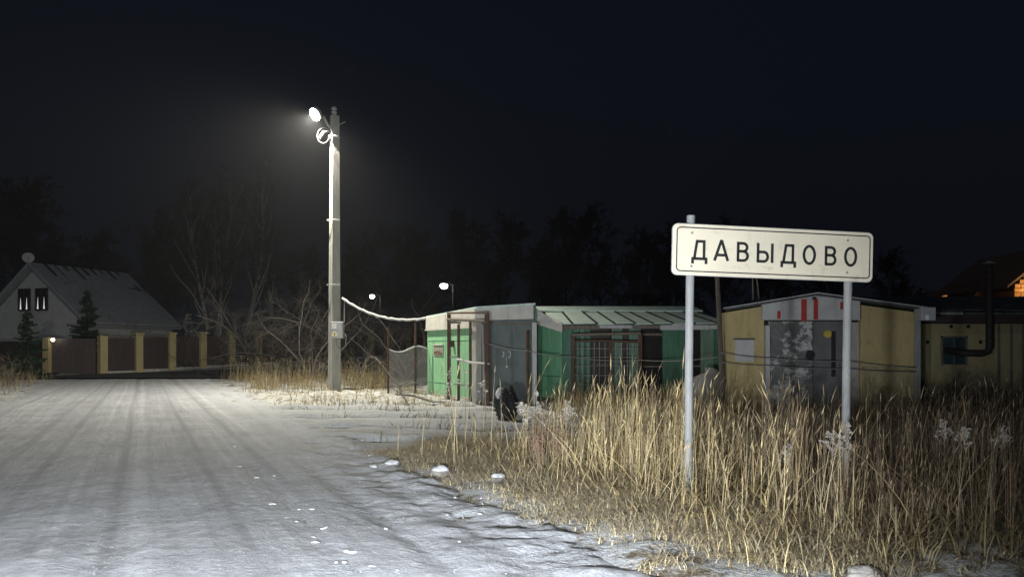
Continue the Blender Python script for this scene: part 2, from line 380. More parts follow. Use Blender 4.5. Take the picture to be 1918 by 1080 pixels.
rm = bpy.data.materials.new('snowy_road'); rm.use_nodes = True
N = rm.node_tree.nodes; L = rm.node_tree.links; b = N['Principled BSDF']; b.inputs['Roughness'].default_value = 0.75
b.inputs['Specular IOR Level'].default_value = 0.25
uv = N.new('ShaderNodeAttribute'); uv.attribute_name = 'Col'; sp = N.new('ShaderNodeSeparateColor'); L.new(uv.outputs['Color'], sp.inputs[0])
tc = N.new('ShaderNodeTexCoord'); obv = tc.outputs['Object']
lat = mth('MULTIPLY', sp.outputs[0], 7.0); lng = mth('MULTIPLY', sp.outputs[1], 40.0)
wob = mth('MULTIPLY', noi(0.12, 1, obv), 0.5)
def strip(fs, ls, sc_, d=4):
    c = N.new('ShaderNodeCombineXYZ'); L.new(mth('MULTIPLY', mth('ADD', lat, wob), fs), c.inputs[0]); L.new(mth('MULTIPLY', lng, ls), c.inputs[1])
    return noi(sc_, d, c.outputs[0], 0.6)
s1 = strip(1.0, 0.03, 1.6, 5); s2 = strip(1.0, 0.06, 7.0, 4); nA = noi(1.1, 9, obv, 0.72); nB = noi(14, 7, obv, 0.7); nC = noi(55, 4, obv)
nD = noi(30, 6, obv, 0.75)
mixv = mth('ADD', mth('ADD', mth('MULTIPLY', s1, 0.20), mth('MULTIPLY', s2, 0.18)), mth('ADD', mth('MULTIPLY', nA, 0.32), mth('MULTIPLY', nD, 0.30)))
side = ramp(sp.outputs[0], 0.62, 0.98)
mixv = mth('ADD', mixv, mth('MULTIPLY', side, 0.05))
base = mixc(ramp(mixv, 0.38, 0.62), (0.30,0.308,0.326), (0.49,0.502,0.53))
base = mixc(ramp(mth('ADD', mth('MULTIPLY', nB, 0.6), mth('MULTIPLY', nD, 0.4)), 0.57, 0.68), base, (0.62,0.63,0.65))
base = mixc(ramp(mth('ADD', mth('MULTIPLY', nA, 0.45), mth('MULTIPLY', s2, 0.55)), 0.60, 0.70), base, (0.21,0.213,0.22))
def line(c0, wd, amt, tread=False):     # packed snow ridge or rubbed wheel line along the road
    global base
    dv_ = mth('ABSOLUTE', mth('SUBTRACT', mth('ADD', sp.outputs[0], mth('MULTIPLY', noi(0.07, 1, obv), 0.03)), c0 + 0.015))
    f = mth('MULTIPLY', mth('SUBTRACT', 1.0, ramp(dv_, wd*0.3, wd)), ramp(mth('ADD', nD, mth('MULTIPLY', nA, 0.6)), 0.62, 0.9))
    f = mth('MULTIPLY', f, 0.36)
    if tread: f = mth('MULTIPLY', f, ramp(mth('SINE', mth('MULTIPLY', lng, 78.0)), -0.4, 0.3))
    base = mixc(f, base, amt)
for c0, wd, amt in ((0.555,0.016,(0.70,0.71,0.73)),(0.20,0.02,(0.60,0.61,0.63)),(0.70,0.008,(0.72,0.73,0.75)),(0.725,0.006,(0.72,0.73,0.75)),(0.80,0.012,(0.66,0.67,0.69)),(0.525,0.012,(0.14,0.142,0.15)),(0.33,0.014,(0.16,0.162,0.17)),(0.14,0.018,(0.16,0.162,0.17)),(0.76,0.012,(0.16,0.162,0.17)),(0.47,0.009,(0.62,0.63,0.65)),(0.62,0.009,(0.62,0.63,0.65)),(0.27,0.008,(0.6,0.61,0.63)),(0.40,0.012,(0.16,0.162,0.17)),(0.66,0.010,(0.16,0.162,0.17))): line(c0, wd, amt, c0 in (0.70,0.725,0.62,0.27))
L.new(base, b.inputs['Base Color'])
bp = N.new('ShaderNodeBump'); bp.inputs['Strength'].default_value = 0.9; bp.inputs['Distance'].default_value = 0.03
L.new(mth('ADD', mth('ADD', nB, mth('MULTIPLY', nD, 0.5)), mth('MULTIPLY', s2, 0.6)), bp.inputs['Height']); L.new(bp.outputs[0], b.inputs['Normal'])
rb = MB(); ys = []; y = -14.0
while y < 31.4: ys.append(y); y += 0.05 if 4.2 < y < 9 else (0.11 if 9 <= y < 16 else 0.4)
NL = 170
for y in ys:
    e = 0.22*fbm(y*0.7, 2.0) + 0.20*fbm(y*2.7, 4.0) + 0.12*fbm(y*7.5, 6.0); e2 = 0.3*fbm(y*0.6, 12.0)
    a, c = xl(y) + e2, xr(y) + e
    for i in range(NL+1):
        t = i/NL; x = a + (c-a)*t
        rut = 0.0; t_edge = t; t = (x-xl(y))/(xr(y)-xl(y))
        tm_ = 0.0
        for k, wd, dp in ((0.16,0.03,0.012),(0.40,0.03,0.014),(0.53,0.02,0.02),(0.74,0.02,0.026),(0.83,0.018,0.03),(0.905,0.02,0.024)):
            q = (t - k + 0.006*fbm(y*0.05, k*9))/wd
            gq = math.exp(-q*q); rut -= dp*gq; tm_ += gq
        edge = 0.05*sstep(0.97, 1.0, t_edge) + 0.05*(1-sstep(0.0, 0.03, t_edge))
        fine = (0.006*fbm(x*9, y*9, 31) + 0.004*fbm(x*24, y*24, 32) + 0.005*min(1,tm_*tm_)*math.sin(y*62 + 0.6*math.sin(x*40))*max(0.15,min(1,fbm(x*0.8,y*0.8,55)+0.5))) if 4 < y < 13 else 0.0
        z = 0.026 + fine + rut*0.7 + 0.006*fbm(x*2.5, y*1.5, 1.5) + 0.02*sstep(0.75,0.95,t)*fbm(x*6, y*6, 2.5) - edge*0.9*(0.6+0.8*abs(fbm(x*3, y*3, 4.4))) + 0.042*sstep(0.80,0.97,t)*fbm(x*1.8, y*3.2, 6.1)
        rb.v.append((x, y, z + 0.012*fbm(x*0.9, y*0.5, 9.0))); rb.c.append((max(0,min(1,(x-xl(y))/(xr(y)-xl(y)))), (y+14)/45, 0))
for j in range(len(ys)-1):
    for i in range(NL):
        a = j*(NL+1)+i; rb.f.append((a, a+1, a+NL+2, a+NL+1))
struct(rb.build('road', rm, smooth=True))
# dark cross street running in front of the fence
cs = MB()
cy0 = [(-60, 30.6, 24), (20, 31.2, 37)]
pts = [(-75, 26.5, 33), (-30, 30.4, 35.6), (-22, 31.2, 35.9), (-13, 32.0, 40.5), (-4, 34.5, 47.0), (6, 38.5, 54.0)]
for x, y0, y1 in pts:
    for k in range(5):
        yy = y0 + (y1-y0)*k/4; cs.v.append((x, yy, gz(x, yy) + 0.055 + 0.02))
for i in range(len(pts)-1):
    for k in range(4):
        a = i*5+k; cs.f.append((a, a+5, a+6, a+1))
struct(cs.build('cross_street', M['asphalt']))

# snow clods and footprints on the road edge (uncountable crumbs)
def blobs(name, spots, m, label, cat):
    k = MB()
    for i, (x, y, z, a, b_, c_, ang) in enumerate(spots):
        q = MB(); q.ball((0,0,0), (a, b_, c_), 9, 5, jit=0.38, seed=i)
        n = len(k.v); ca, sa = math.cos(ang), math.sin(ang)
        k.v += [(x+u*ca-v*sa, y+u*sa+v*ca, z+ww) for u, v, ww in q.v]; k.f += [tuple(n+t for t in f) for f in q.f]
    return stuff(k.build(name, m, smooth=True), label, cat)
sp_ = []
for i in range(60):
    if i < 16:      # trail of footprints
        t = i/16; px = 470 + 240*t*t + (26 if i % 2 else -18) + rnd.uniform(-18,18); py = 800 + 290*t + rnd.uniform(-8,8)
        Y = 1960/(py-648); x = (px-959)*Y/F
        for q in range(2): sp_.append((x+rnd.gauss(0,0.05), Y+rnd.gauss(0,0.04), 0.020, rnd.uniform(0.012,0.042), rnd.uniform(0.010,0.02), rnd.uniform(0.005,0.010), rnd.uniform(-0.6,0.6)))
    else:
        y = rnd.uniform(4.3, 11.5); x = xr(y) - abs(rnd.gauss(0, 0.6)) + rnd.uniform(0, 0.6)
        r_ = rnd.uniform(0.005, 0.016); sp_.append((x, y, 0.022+0.3*max(0,gz(x,y)), r_*rnd.uniform(1,2.4), r_, r_*0.5, rnd.uniform(0,3)))
blobs('snow_clods', sp_, M['snow'], 'white snow clods and filled footprints along the right road edge', 'snow')

gt_ = MB()
for i in range(6500):
    y = 4.3 + 6.5*rnd.random()**1.3; t = rnd.random()**0.6; x = xl(y) + (xr(y)+0.5-xl(y))*t
    if fbm(x*0.9, y*0.5, 81) + 0.35*fbm(x*4, y*4, 82) < rnd.uniform(-0.35, 0.35): continue
    r_ = rnd.uniform(0.001, 0.0030)*(1.7 if rnd.random() < 0.05 else 1); z = 0.018 + 0.03*sstep(0.0, 0.5, x-xr(y)); n = len(gt_.v); a = rnd.uniform(0, 6.28)
    gt_.v += [(x+r_*1.5*math.cos(a+k*2.09), y+r_*1.5*math.sin(a+k*2.09), z) for k in range(3)] + [(x, y, z + 0.003 + r_*0.8)]
    gt_.f += [(n,n+1,n+3),(n+1,n+2,n+3),(n+2,n,n+3)]
stuff(gt_.build('snow_grit', M['patchysnow']), 'fine snow crumbs and grit strewn over the road surface', 'snow')

# ------------------------------------------------------------------ town sign
signroot = thing('town_sign', 'cream town name sign with black Cyrillic letters on two steel posts in tall grass', 'road sign', (2.33, 6.64, gz(2.33, 6.64)))
SL = W(1259, 514, 6.5)
ux = Vector((1.877, 0.28, 0)).normalized(); tilt = R(1.35)
sx = (ux*math.cos(tilt) + Vector((0,0,-1))*math.sin(tilt)); sn = Vector((ux.y, -ux.x, 0)); sy = sn.cross(sx) * -1
if sy.z < 0: sy = -sy
SWd, SH = 1.90, 0.452
def rrect(x0, y0, x1, y1, r, n=6):
    p = []
    for cx, cy, a0 in ((x1-r,y0+r,-90),(x1-r,y1-r,0),(x0+r,y1-r,90),(x0+r,y0+r,180)):
        for k in range(n+1):
            a = R(a0 + 90*k/n); p.append((cx+r*math.cos(a), cy+r*math.sin(a)))
    return p
m_ = MB(); m_.prism(rrect(0,0,SWd,SH,0.05), sx, sy, sn, SL - sn*0.035, 0.031); backing = m_.build('back_tray', M['signedge'], signroot, bevel=0.006)
m_ = MB(); m_.prism(rrect(0.006,0.006,SWd-0.006,SH-0.006,0.046), sx, sy, sn, SL - sn*0.004, 0.006); face = m_.build('panel', M['signwhite'], signroot)
m_ = MB(); m_.ribbon(rrect(0.036,0.036,SWd-0.036,SH-0.036,0.034), 0.010, sx, sy, sn, SL + sn*0.002, 0.002, closed=True); m_.build('border_line', M['black'], face)
LH, SWID, BASE = 0.172, 0.0265, 0.137
def arc(cx, cy, rx, ry, a0, a1, n=10): return [(cx+rx*math.cos(R(a0+(a1-a0)*k/n)), cy+ry*math.sin(R(a0+(a1-a0)*k/n))) for k in range(n+1)]
h = LH
glyph = {
 'de': ([[(-0.062,-0.034),(-0.062,0.010),(0.062,0.010),(0.062,-0.034)], [(-0.047,0.010),(-0.024,h-0.010),(0.042,h-0.010),(0.042,0.010)]],),
 'a': ([[(-0.062,0),(-0.004,h),(0.004,h),(0.062,0)], [(-0.045,0.050),(0.045,0.050)]],),
 've': ([[(-0.040,0.0105),(-0.040,h-0.0105),(0.008,h-0.0105)] + arc(0.008,h-0.0455,0.036,0.035,80,-90,8) + [(-0.040,h-0.0805)], [(0.008,h-0.0805)] + arc(0.010,0.051,0.040,0.0405,85,-90,8) + [(-0.0505,0.0105)]],),
 'yery': ([[(-0.066,h),(-0.066,0.0105),(-0.016,0.0105)] + arc(-0.010,0.052,0.036,0.0415,-85,90,8) + [(-0.066,0.0935)], [(0.068,0),(0.068,h)]],),
 'o': ([arc(0,h/2,0.052,h/2-0.008,0,340,17)],),
}
seq = [('de',.128),('a',.234),('ve',.337),('yery',.449),('de',.566),('o',.671),('ve',.777),('o',.882)]
for k, fr in seq:
    m_ = MB()
    for st in glyph[k][0]:
        m_.ribbon(st, SWID*0.92, sx, sy, sn, SL + sx*(fr*SWd) + sy*BASE + sn*0.002, 0.003, closed=(k == 'o'))
    m_.build('letter', M['black'], face)
for fx in (0.09, 0.865):
    for fz in (0.08, 0.37):
        m_ = MB(); q = SL + sx*(fx*SWd) + sy*fz; m_.prism([(0.011*math.cos(R(60*k)), 0.011*math.sin(R(60*k))) for k in range(6)], sx, sy, sn, q + sn*0.002, 0.007); m_.build('bolt', M['galv'], face)
for px, top in ((1291, 404), (1587, None)):
    Yp = 6.5 + (px-1259)/375*0.28 + 0.075
    bx = (px-959)*Yp/F; dx = (-2 if px < 1400 else -4)*Yp/F
    zt = CAMZ + (648-top)*Yp/F if top else CAMZ + (648-445)*Yp/F
    m_ = MB(); m_.tube([(bx+dx, Yp, gz(bx, Yp)-0.15), (bx+dx*0.3, Yp, 1.3), (bx+3*Yp/F, Yp, zt)], 0.036, 14)
    po = m_.build('post', M['galv'], signroot, smooth=False)
    for fz in (0.10, 0.35):
        q = SL + sx*((bx-SL.x)/sx.x) + sy*fz - sn*0.04
        m_ = MB(); m_.tube([q + Vector((-0.055,0.035,0)), q + Vector((-0.03,-0.003,0)), q+Vector((0.03,-0.003,0)), q+Vector((0.055,0.035,0))], 0.010, 6); m_.build('clamp', M['galv'], po)

# ------------------------------------------------------------------ lamp post with meter box
PX, PY = -5.26, 22.0
lp = thing('street_lamp', 'tall concrete street lamp post with bright lamp head and meter box by the road', 'street lamp', (PX, PY, gz(PX,PY)))
ztop = 8.2
def sect(h0, cx):
    wd = 0.19*(1-h0) + 0.132*h0; k = wd/0.19
    A, B = Vector((cx-wd, PY+0.12*k)), Vector((cx-0.005, PY-0.15*k)); dA = (B-A).normalized(); nin = Vector((-dA.y, dA.x))
    if nin.x < 0: nin = -nin
    g0, g1 = A.lerp(B, 0.44), A.lerp(B, 0.56)          # groove cast into the lit face
    return [A, g0, g0 + nin*0.03, g1 + nin*0.03, g1, B, Vector((cx+wd, PY+0.15*k)), Vector((cx+wd*0.7, PY+0.22*k)), Vector((cx-wd*0.6, PY+0.19*k))]
m_ = MB(); K = 12
for i in range(K+1):
    t = i/K; z = -0.1 + (ztop+0.1)*t; P = sect(t, PX + 0.02*t); n = len(P); b0 = len(m_.v); m_.v += [(p.x, p.y, z) for p in P]
    if i:
        for k in range(n): m_.f.append((b0-n+k, b0-n+(k+1)%n, b0+(k+1)%n, b0+k))
m_.f.append(tuple(len(m_.v)-n+k for k in range(n)))
m_.build('shaft', M['concrete'], lp)
for z in (2.3+0.9, 5.1, 7.55):
    m_ = MB(); ww = 0.2 if z < 7 else 0.16
    m_.tube([(PX+ww*math.cos(a)*0.98, PY+0.02+0.17*math.sin(a), z) for a in [R(k*30) for k in range(13)]], 0.014 if z < 7 else 0.035, 6)
    m_.build('band_clamp', M['galv'] if z < 7 else M['concrete'], lp)
LHD = W(589, 215, 21.30); ln = Vector((-0.42, -0.66, -0.62)).normalized()
br = MB(); br.tube([(PX, PY-0.12, 7.35), (PX-0.01, PY-0.13, 7.72), (PX-0.12, PY-0.22, 7.86), LHD - ln*0.13 + Vector((0.16,0.1,-0.07))], 0.033, 8); br.build('bracket', M['galv'], lp, smooth=True)
br = MB(); br.tube([(PX+0.02,PY-0.14,7.76),(PX+0.2,PY-0.16,7.86),(PX+0.38,PY-0.12,7.96)], 0.014, 6); br.build('hook', M['galv'], lp)
br = MB(); br.tube([(PX+0.02,PY+0.02,8.15),(PX+0.02,PY+0.02,8.45)], [0.05,0.05], 8); 
for zz in (8.28,8.38): br.ball((PX+0.02,PY+0.02,zz), (0.09,0.09,0.05), 8, 5)
br.build('insulator', M['boxgrey'], lp, smooth=True)
lx = ln.cross(Vector((0,0,1))).normalized(); ly = lx.cross(ln)
hd = MB(); hd.prism([(0.175*math.cos(R(k*20)), 0.20*math.sin(R(k*20))) for k in range(18)], lx, ly, ln, LHD - ln*0.13, 0.11); head = hd.build('lamp_head', M['galv'], lp, bevel=0.02)
hd = MB(); hd.prism([(0.155*math.cos(R(k*20)), 0.18*math.sin(R(k*20))) for k in range(18)], lx, ly, ln, LHD - ln*0.018, 0.02); hd.build('lens', emis('lamp_lens', (1.0, 0.96, 0.88), 60), head)
pl = bpy.data.lights.new('street_lamp_light', 'SPOT'); pl.energy = 5400; pl.color = (1.0, 0.95, 0.80); pl.shadow_soft_size = 0.09
pl.spot_size = R(176); pl.spot_blend = 0.62
plo = bpy.data.objects.new('street_lamp_light', pl); plo.location = LHD + ln*0.10; plo.rotation_euler = Vector((-0.30,0.0,-0.95)).to_track_quat('-Z','Y').to_euler(); col.objects.link(plo)
cb = MB(); cpts = []
for k in range(17):
    a = R(60 + k*17); cpts.append((PX-0.21 + 0.19*math.cos(a), PY-0.2-0.01*k, 7.52 + 0.24*math.sin(a)))
cb.tube([(PX-0.02,PY-0.15,7.74)] + cpts + [(PX-0.02,PY-0.16,7.45)], 0.010, 6); cb.build('cable_loop', M['cablegrey'], lp, smooth=True)
cb = MB(); cb.tube([(PX-0.07,PY-0.2,7.66),(PX-0.22,PY-0.26,7.62),(PX-0.33,PY-0.3,7.42)], [0.03,0.05,0.045], 8); cb.build('photocell', M['cablegrey'], lp, smooth=True)
# meter box
bz0, bz1 = W(0,633,21.7).z, W(0,602,21.7).z; bx0, bx1 = W(620,0,21.7).x, W(643,0,21.7).x
m_ = MB(); m_.box(bx0, bx1, 21.66, 21.86, bz0, bz1); mbx = m_.build('meter_box', M['boxgrey'], lp, bevel=0.012)
m_ = MB(); m_.box(bx0+0.02, bx1-0.02, 21.645, 21.66, bz0+0.02, bz1-0.02); m_.build('box_door', M['boxgrey'], mbx, bevel=0.004)
m_ = MB(); m_.box(bx0+0.04, bx0+0.17, 21.640, 21.645, bz1-0.21, bz1-0.07); m_.build('sticker', M['paper'], mbx)
m_ = MB()
for i in range(3): m_.box(bx0+0.06+0.03*i, bx0+0.075+0.03*i, 21.637, 21.640, bz1-0.16+0.01*(i%2), bz1-0.10)
m_.build('sticker_print', M['boxgrey'], mbx)
m_ = MB(); m_.prism([(-0.085,-0.07),(0.085,-0.07),(0.05,0.03),(0,0.09),(-0.05,0.03)], Vector((1,0,0)), Vector((0,0,1)), Vector((0,-1,0)), Vector((bx0+0.115,21.645,bz0+0.13)), 0.004); st_ = m_.build('warning_sticker', mat('warning_cream',(0.75,0.66,0.40),None,0.6), mbx)
m_ = MB(); m_.ribbon([(0.01,0.05),(-0.02,0.0),(0.02,0.0),(-0.01,-0.05)], 0.014, Vector((1,0,0)), Vector((0,0,1)), Vector((0,-1,0)), Vector((bx0+0.115,21.641,bz0+0.125)), 0.003); m_.build('warning_bolt', M['stain'], mbx)
m_ = MB(); m_.tube([(bx1+0.02,21.75,bz1),(bx1+0.02,21.75,W(0,560,21.7).z)], 0.016, 6); m_.build('conduit', M['galv'], lp)
m_ = MB(); m_.tube([(bx0+0.12,21.78,bz0),(bx0+0.15,21.78,bz0-0.2),(bx0+0.25,21.8,bz0-0.34),(bx0+0.22,21.83,bz0-1.0)], 0.018, 6); m_.tube([(bx1,21.75,bz0+0.2),(bx1+0.07,21.75,bz0+0.05),(bx1+0.06,21.75,bz0-0.22),(bx1-0.04,21.8,bz0-0.3)], 0.014, 6); m_.build('loose_cable', M['wire'], lp, smooth=True)
# frosted cable from the post to the green garage
A_, B_ = W(641, 558, 21.75), W(803, 595, 20.85)
m_ = MB(); pp = []
for k in range(25):
    t = k/24; p = A_.lerp(B_, t); p.z -= 0.30*4*t*(1-t)*(1-0.15*t); p.z += 0.01*math.sin(k*2.3); pp.append(p)
m_.tube(pp, [0.03+0.012*math.sin(k*1.7)**2 for k in range(25)], 7)
tag(m_.build('overhead_cable', M['frost'], smooth=True), 'thick frosted cable sagging from lamp post to green garage corner', 'cable')

# ------------------------------------------------------------------ green garage A (corner garage with white fascia)
P1, P2, P3 = (-2.37,20.9), (-0.88,18.6), (0.54,18.4)
ga = thing('green_garage', 'bright green corner garage with white fascia boards nearest the lamp post', 'garage', (-0.9, 19.5, 0))
def lerp2(a, b_, t): return (a[0]+(b_[0]-a[0])*t, a[1]+(b_[1]-a[1])*t)
def off2(a, b_, p, d):
    v = Vector((b_[0]-a[0], b_[1]-a[1])).normalized(); n = Vector((v.y,-v.x)); return (p[0]+n.x*d, p[1]+n.y*d)
cuts = [0, 0.40, 0.66, 1.0]
for i in range(3):
    a, c = lerp2(P1,P2,cuts[i]+0.004), lerp2(P1,P2,cuts[i+1]-0.004)
    m_ = MB(); m_.slab(a, c, 0.10, 1.92, 0.10, 1.96, 0.05); wl = m_.build('side_panel', M['green'], ga, bevel=0.008)
    for zz in (0.42, 1.55):
        m_ = MB(); a2, c2 = off2(P1,P2,a,0.003), off2(P1,P2,c,0.003); m_.slab(off2(P1,P2,a,0.012), off2(P1,P2,c,0.012), zz, zz+0.018, zz, zz+0.018, 0.011); m_.build('seam', M['green'], wl)
m_ = MB(); m_.slab(off2(P1,P2,P1,0.06), off2(P1,P2,P2,0.06), -0.2, 0.10, -0.2, 0.10, 0.2); m_.build('footing', M['concrete'], ga, bevel=0.01)
for i in range(2):
    t0, t1 = (0, 0.42) if i == 0 else (0.425, 1.0)
    a, c = off2(P1,P2,lerp2(P1,P2,t0),0.05), off2(P1,P2,lerp2(P1,P2,t1),0.05)
    m_ = MB(); m_.slab(a, c, 1.87+0.03*t0, 2.20+0.15*t0, 1.87+0.03*t1, 2.20+0.15*t1, 0.06); m_.build('side_fascia', M['white'], ga, bevel=0.006)
m_ = MB(); a, c = off2(P1,P2,P1,0.075), off2(P1,P2,P2,0.075); m_.slab(a, c, 1.83, 1.868, 1.86, 1.898, 0.09); m_.build('trim_strip', M['white'], ga)
# front
F2, F3 = off2(P2,P3,P2,0.08), off2(P2,P3,P3,0.08)
m_ = MB(); m_.slab(F2, F3, 2.04, 2.34, 2.07, 2.42, 0.05); fas = m_.build('front_fascia', M['white'], ga, bevel=0.006)
m_ = MB(); m_.slab(lerp2(P2,P3,0.0), P3, 0.02, 2.05, 0.02, 2.08, 0.06); m_.build('front_wall', M['greengrey'], ga)
for t0, t1, mm in ((0.16,0.62,'greengrey'), (0.63,0.90,'greengrey')):
    m_ = MB(); m_.slab(off2(P2,P3,lerp2(P2,P3,t0),0.03), off2(P2,P3,lerp2(P2,P3,t1),0.03), 0.06, 1.94, 0.06, 1.94, 0.025); dr = m_.build('door_leaf', M[mm], ga, bevel=0.006)
m_ = MB(); m_.slab(off2(P2,P3,lerp2(P2,P3,0.12),0.05), off2(P2,P3,lerp2(P2,P3,0.94),0.05), 1.945, 1.99, 1.945, 1.99, 0.045); m_.build('lintel', M['wood'], ga)
for t0, st in ((0.46, [(0,0.08),(0.03,0.07),(0.025,0),(-0.005,-0.06)]), (0.56, [(0,0.1),(0.045,0.075),(0.05,-0.03),(0.0,-0.07)])):
    q = off2(P2,P3,lerp2(P2,P3,t0),0.035); m_ = MB(); m_.ribbon(st, 0.018, Vector((1,0,0)), Vector((0,0,1)), Vector((0,-1,0)), Vector((q[0],q[1],1.18)), 0.006); m_.build('door_handle', M['chalk'], ga)
m_ = MB(); q = off2(P2,P3,lerp2(P2,P3,0.53),0.045); m_.tube([(q[0],q[1],1.14),(q[0]+0.01,q[1],0.92)], 0.008, 5); m_.ball((q[0]+0.01,q[1]-0.02,0.90), 0.035, 8, 6); m_.build('padlock', M['chalk'], ga)
for zz in (0.45, 1.55):
    for t_ in (0.17, 0.885):
        q = off2(P2,P3,lerp2(P2,P3,t_),0.05); m_ = MB(); m_.tube([(q[0],q[1],zz),(q[0],q[1],zz+0.13)], 0.022, 7); m_.build('hinge', M['rust'], ga)
# roof of A
P4 = (P1[0]+1.45, P1[1]+0.2)
m_ = MB(); ro = [(P1[0]-0.03,P1[1],2.22),(P2[0],P2[1]-0.1,2.36),(P3[0]+0.03,P3[1]-0.1,2.44),(0.7,22.0,2.34),(P1[0]+0.6,22.2,2.2)]
m_.v = [(a,b_,c-0.03) for a,b_,c in ro] + [(a,b_,c+0.02) for a,b_,c in ro]; m_.f = [(4,3,2,1,0),(5,6,7,8,9)] + [(i,(i+1)%5,5+(i+1)%5,5+i) for i in range(5)]
m_.build('roof', M['frostroof'], ga)
m_ = MB(); m_.slab((0.60,18.5), (0.62,21.9), 0, 2.38, 0, 2.3, 0.05); m_.slab((0.58,21.95),(-1.7,22.1),0,2.25,0,2.15,0.05); m_.slab((-1.75,22.1),(-2.37,20.95),0,2.1,0,2.1,0.05); m_.build('rear_wall', M['greendk'], ga)
# plaque with faded lettering
a, c = off2(P1,P2,lerp2(P1,P2,0.155),0.02), off2(P1,P2,lerp2(P1,P2,0.355),0.02)
m_ = MB(); m_.slab(a, c, 1.14, 1.42, 1.14, 1.42, 0.018); pq = m_.build('plaque', M['plaque'], ga)
m_ = MB(); m_.slab(off2(P1,P2,a,0.02), off2(P1,P2,c,0.02), 1.425, 1.45, 1.425, 1.45, 0.04); m_.build('plaque_ledge', M['white'], pq)
d2 = Vector((P2[0]-P1[0], P2[1]-P1[1], 0)).normalized(); n2_ = Vector((d2.y,-d2.x,0)); o2 = Vector((a[0],a[1],1.165)) + n2_*0.003
gl = [[(0.05,0),(0.05,0.10),(0.09,0.05)], [(0.13,0),(0.13,0.09),(0.19,0.09),(0.19,0)], [(0.23,0.01),(0.29,0.01),(0.29,0.1),(0.23,0.1),(0.23,0.05)], [(0.33,0),(0.38,0.1),(0.43,0)], [(0.465,0.1),(0.465,0),(0.50,0.05)]]
for st in gl:
    m_ = MB(); m_.ribbon(st, 0.022, d2, Vector((0,0,1)), n2_, o2, 0.004); m_.build('lettering', M['stain'], pq)
q = off2(P1,P2,lerp2(P1,P2,0.56),0.02); m_ = MB(); m_.box(q[0]-0.07,q[0]+0.07,q[1]-0.03,q[1]+0.03,1.38,1.55); m_.build('rust_patch', M['rust'], ga)
# concrete corner post and thin pipe
m_ = MB(); pc_ = W(893,0,18.15); pd_ = Vector((0.62,-0.78,0)); obox(m_, Vector((pc_.x,18.2,0)), pd_, Vector((pd_.y,-pd_.x,0)), 0.17, 0.17, -0.05, 2.02); tag(m_.build('corner_post', M['concrete'], bevel=0.012), 'square pale concrete post at the front corner of the corner garage', 'post')
m_ = MB(); x0 = W(905,0,18.0).x; m_.tube([(x0,18.05,0),(x0+0.01,18.05,1.0),(x0-0.02,18.06,1.93)], 0.028, 8); tag(m_.build('thin_pipe', M['galv']), 'thin pale pipe standing right beside the concrete corner post', 'pipe')
# rusty gate frame in front of the left wall
rg = thing('rusty_gate_frame', 'tall rusty iron gate frame standing before the bright green side wall', 'gate', (W(870,0,18.6).x, 18.6, 0))
gp = [(841,19.0,588,0.045),(859,18.85,607,0.034),(881,18.55,600,0.034),(912,17.55,588,0.055)]
for px, Y, ty, r_ in gp:
    p = W(px, ty, Y); m_ = MB(); m_.box(p.x-r_, p.x+r_, Y-r_, Y+r_, -0.05, p.z); m_.build('upright', M['rust'], rg, bevel=0.006)
def bar(a, c, r_, name, m, root): k = MB(); k.tube([a, a.lerp(c,0.5)+Vector((0,0,rnd.uniform(-0.012,0.012))), c], r_, 7); return k.build(name, m, root)
bar(W(838,586,18.98), W(914,586,17.5), 0.022, 'rail', M['rust'], rg)
bar(W(838,598,18.9), W(912,601,17.5), 0.034, 'rail', M['wood'], rg)
bar(W(842,604,18.95), W(862,604,18.8), 0.03, 'rail', M['wood'], rg)
bar(W(842,668,18.93), W(860,668,18.8), 0.014, 'rail', M['wire'], rg)
bar(W(856,672,18.8), W(884,679,18.45), 0.03, 'rail', M['frost'], rg)
bar(W(884,679,18.0), W(916,681,17.48), 0.024, 'rail', M['frost'], rg)
# pale post and rusty stake at the right end of A
m_ = MB(); x0 = W(1001,0,17.9).x; m_.box(x0-0.05, x0+0.055, 17.85, 17.95, 0, 1.97); tag(m_.build('white_post', M['greywhite'], bevel=0.006), 'whitish timber post between the corner garage and the long green garage', 'post')
m_ = MB(); x0 = W(988,0,17.8).x; m_.tube([(x0+0.02,17.75,0),(x0,17.75,1.0),(x0-0.01,17.75,W(0,619,17.75).z)], 0.036, 7); tag(m_.build('rusty_stake', M['rust']), 'thin rusty stake leaning left of the whitish timber post', 'stake')

# ------------------------------------------------------------------ long green garage B
gb = thing('long_green_garage', 'long low green garage row with frosted sheet roof behind the grass', 'garage', (3.2, 20.5, 0))
B0, B1 = (0.63,19.9), (1.23,18.97)
YB = 19.15
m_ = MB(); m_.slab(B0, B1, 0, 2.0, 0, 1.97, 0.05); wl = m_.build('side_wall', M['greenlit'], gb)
for zz in (0.62, 1.22): 
    m_ = MB(); m_.slab(off2(B0,B1,B0,0.012), off2(B0,B1,B1,0.012), zz, zz+0.02, zz, zz+0.02, 0.011); m_.build('seam', M['greendk'], wl)
m_ = MB(); m_.box(B1[0], 5.62, YB+0.06, YB+0.14, 0, 1.93); m_.build('front_wall', M['dark'], gb)  # near-black sheet, shade of the open doorways put into its colour
fp = [(1052,1072,'greendk',0.03),(1073,1086,'greendk',0.0),(1087,1095,'greenpale',0.02),(1096,1106,'greendk',0.0),(1107,1143,'brown',0.05),(1148,1166,'greenpale',0.02),(1167,1177,'brown',0.03),(1178,1200,'greenpale',0.02),
      (1241,1282,'greendk',0.0),(1313,1338,'greenpale',0.03),(1339,1352,'greendk',0.05)]
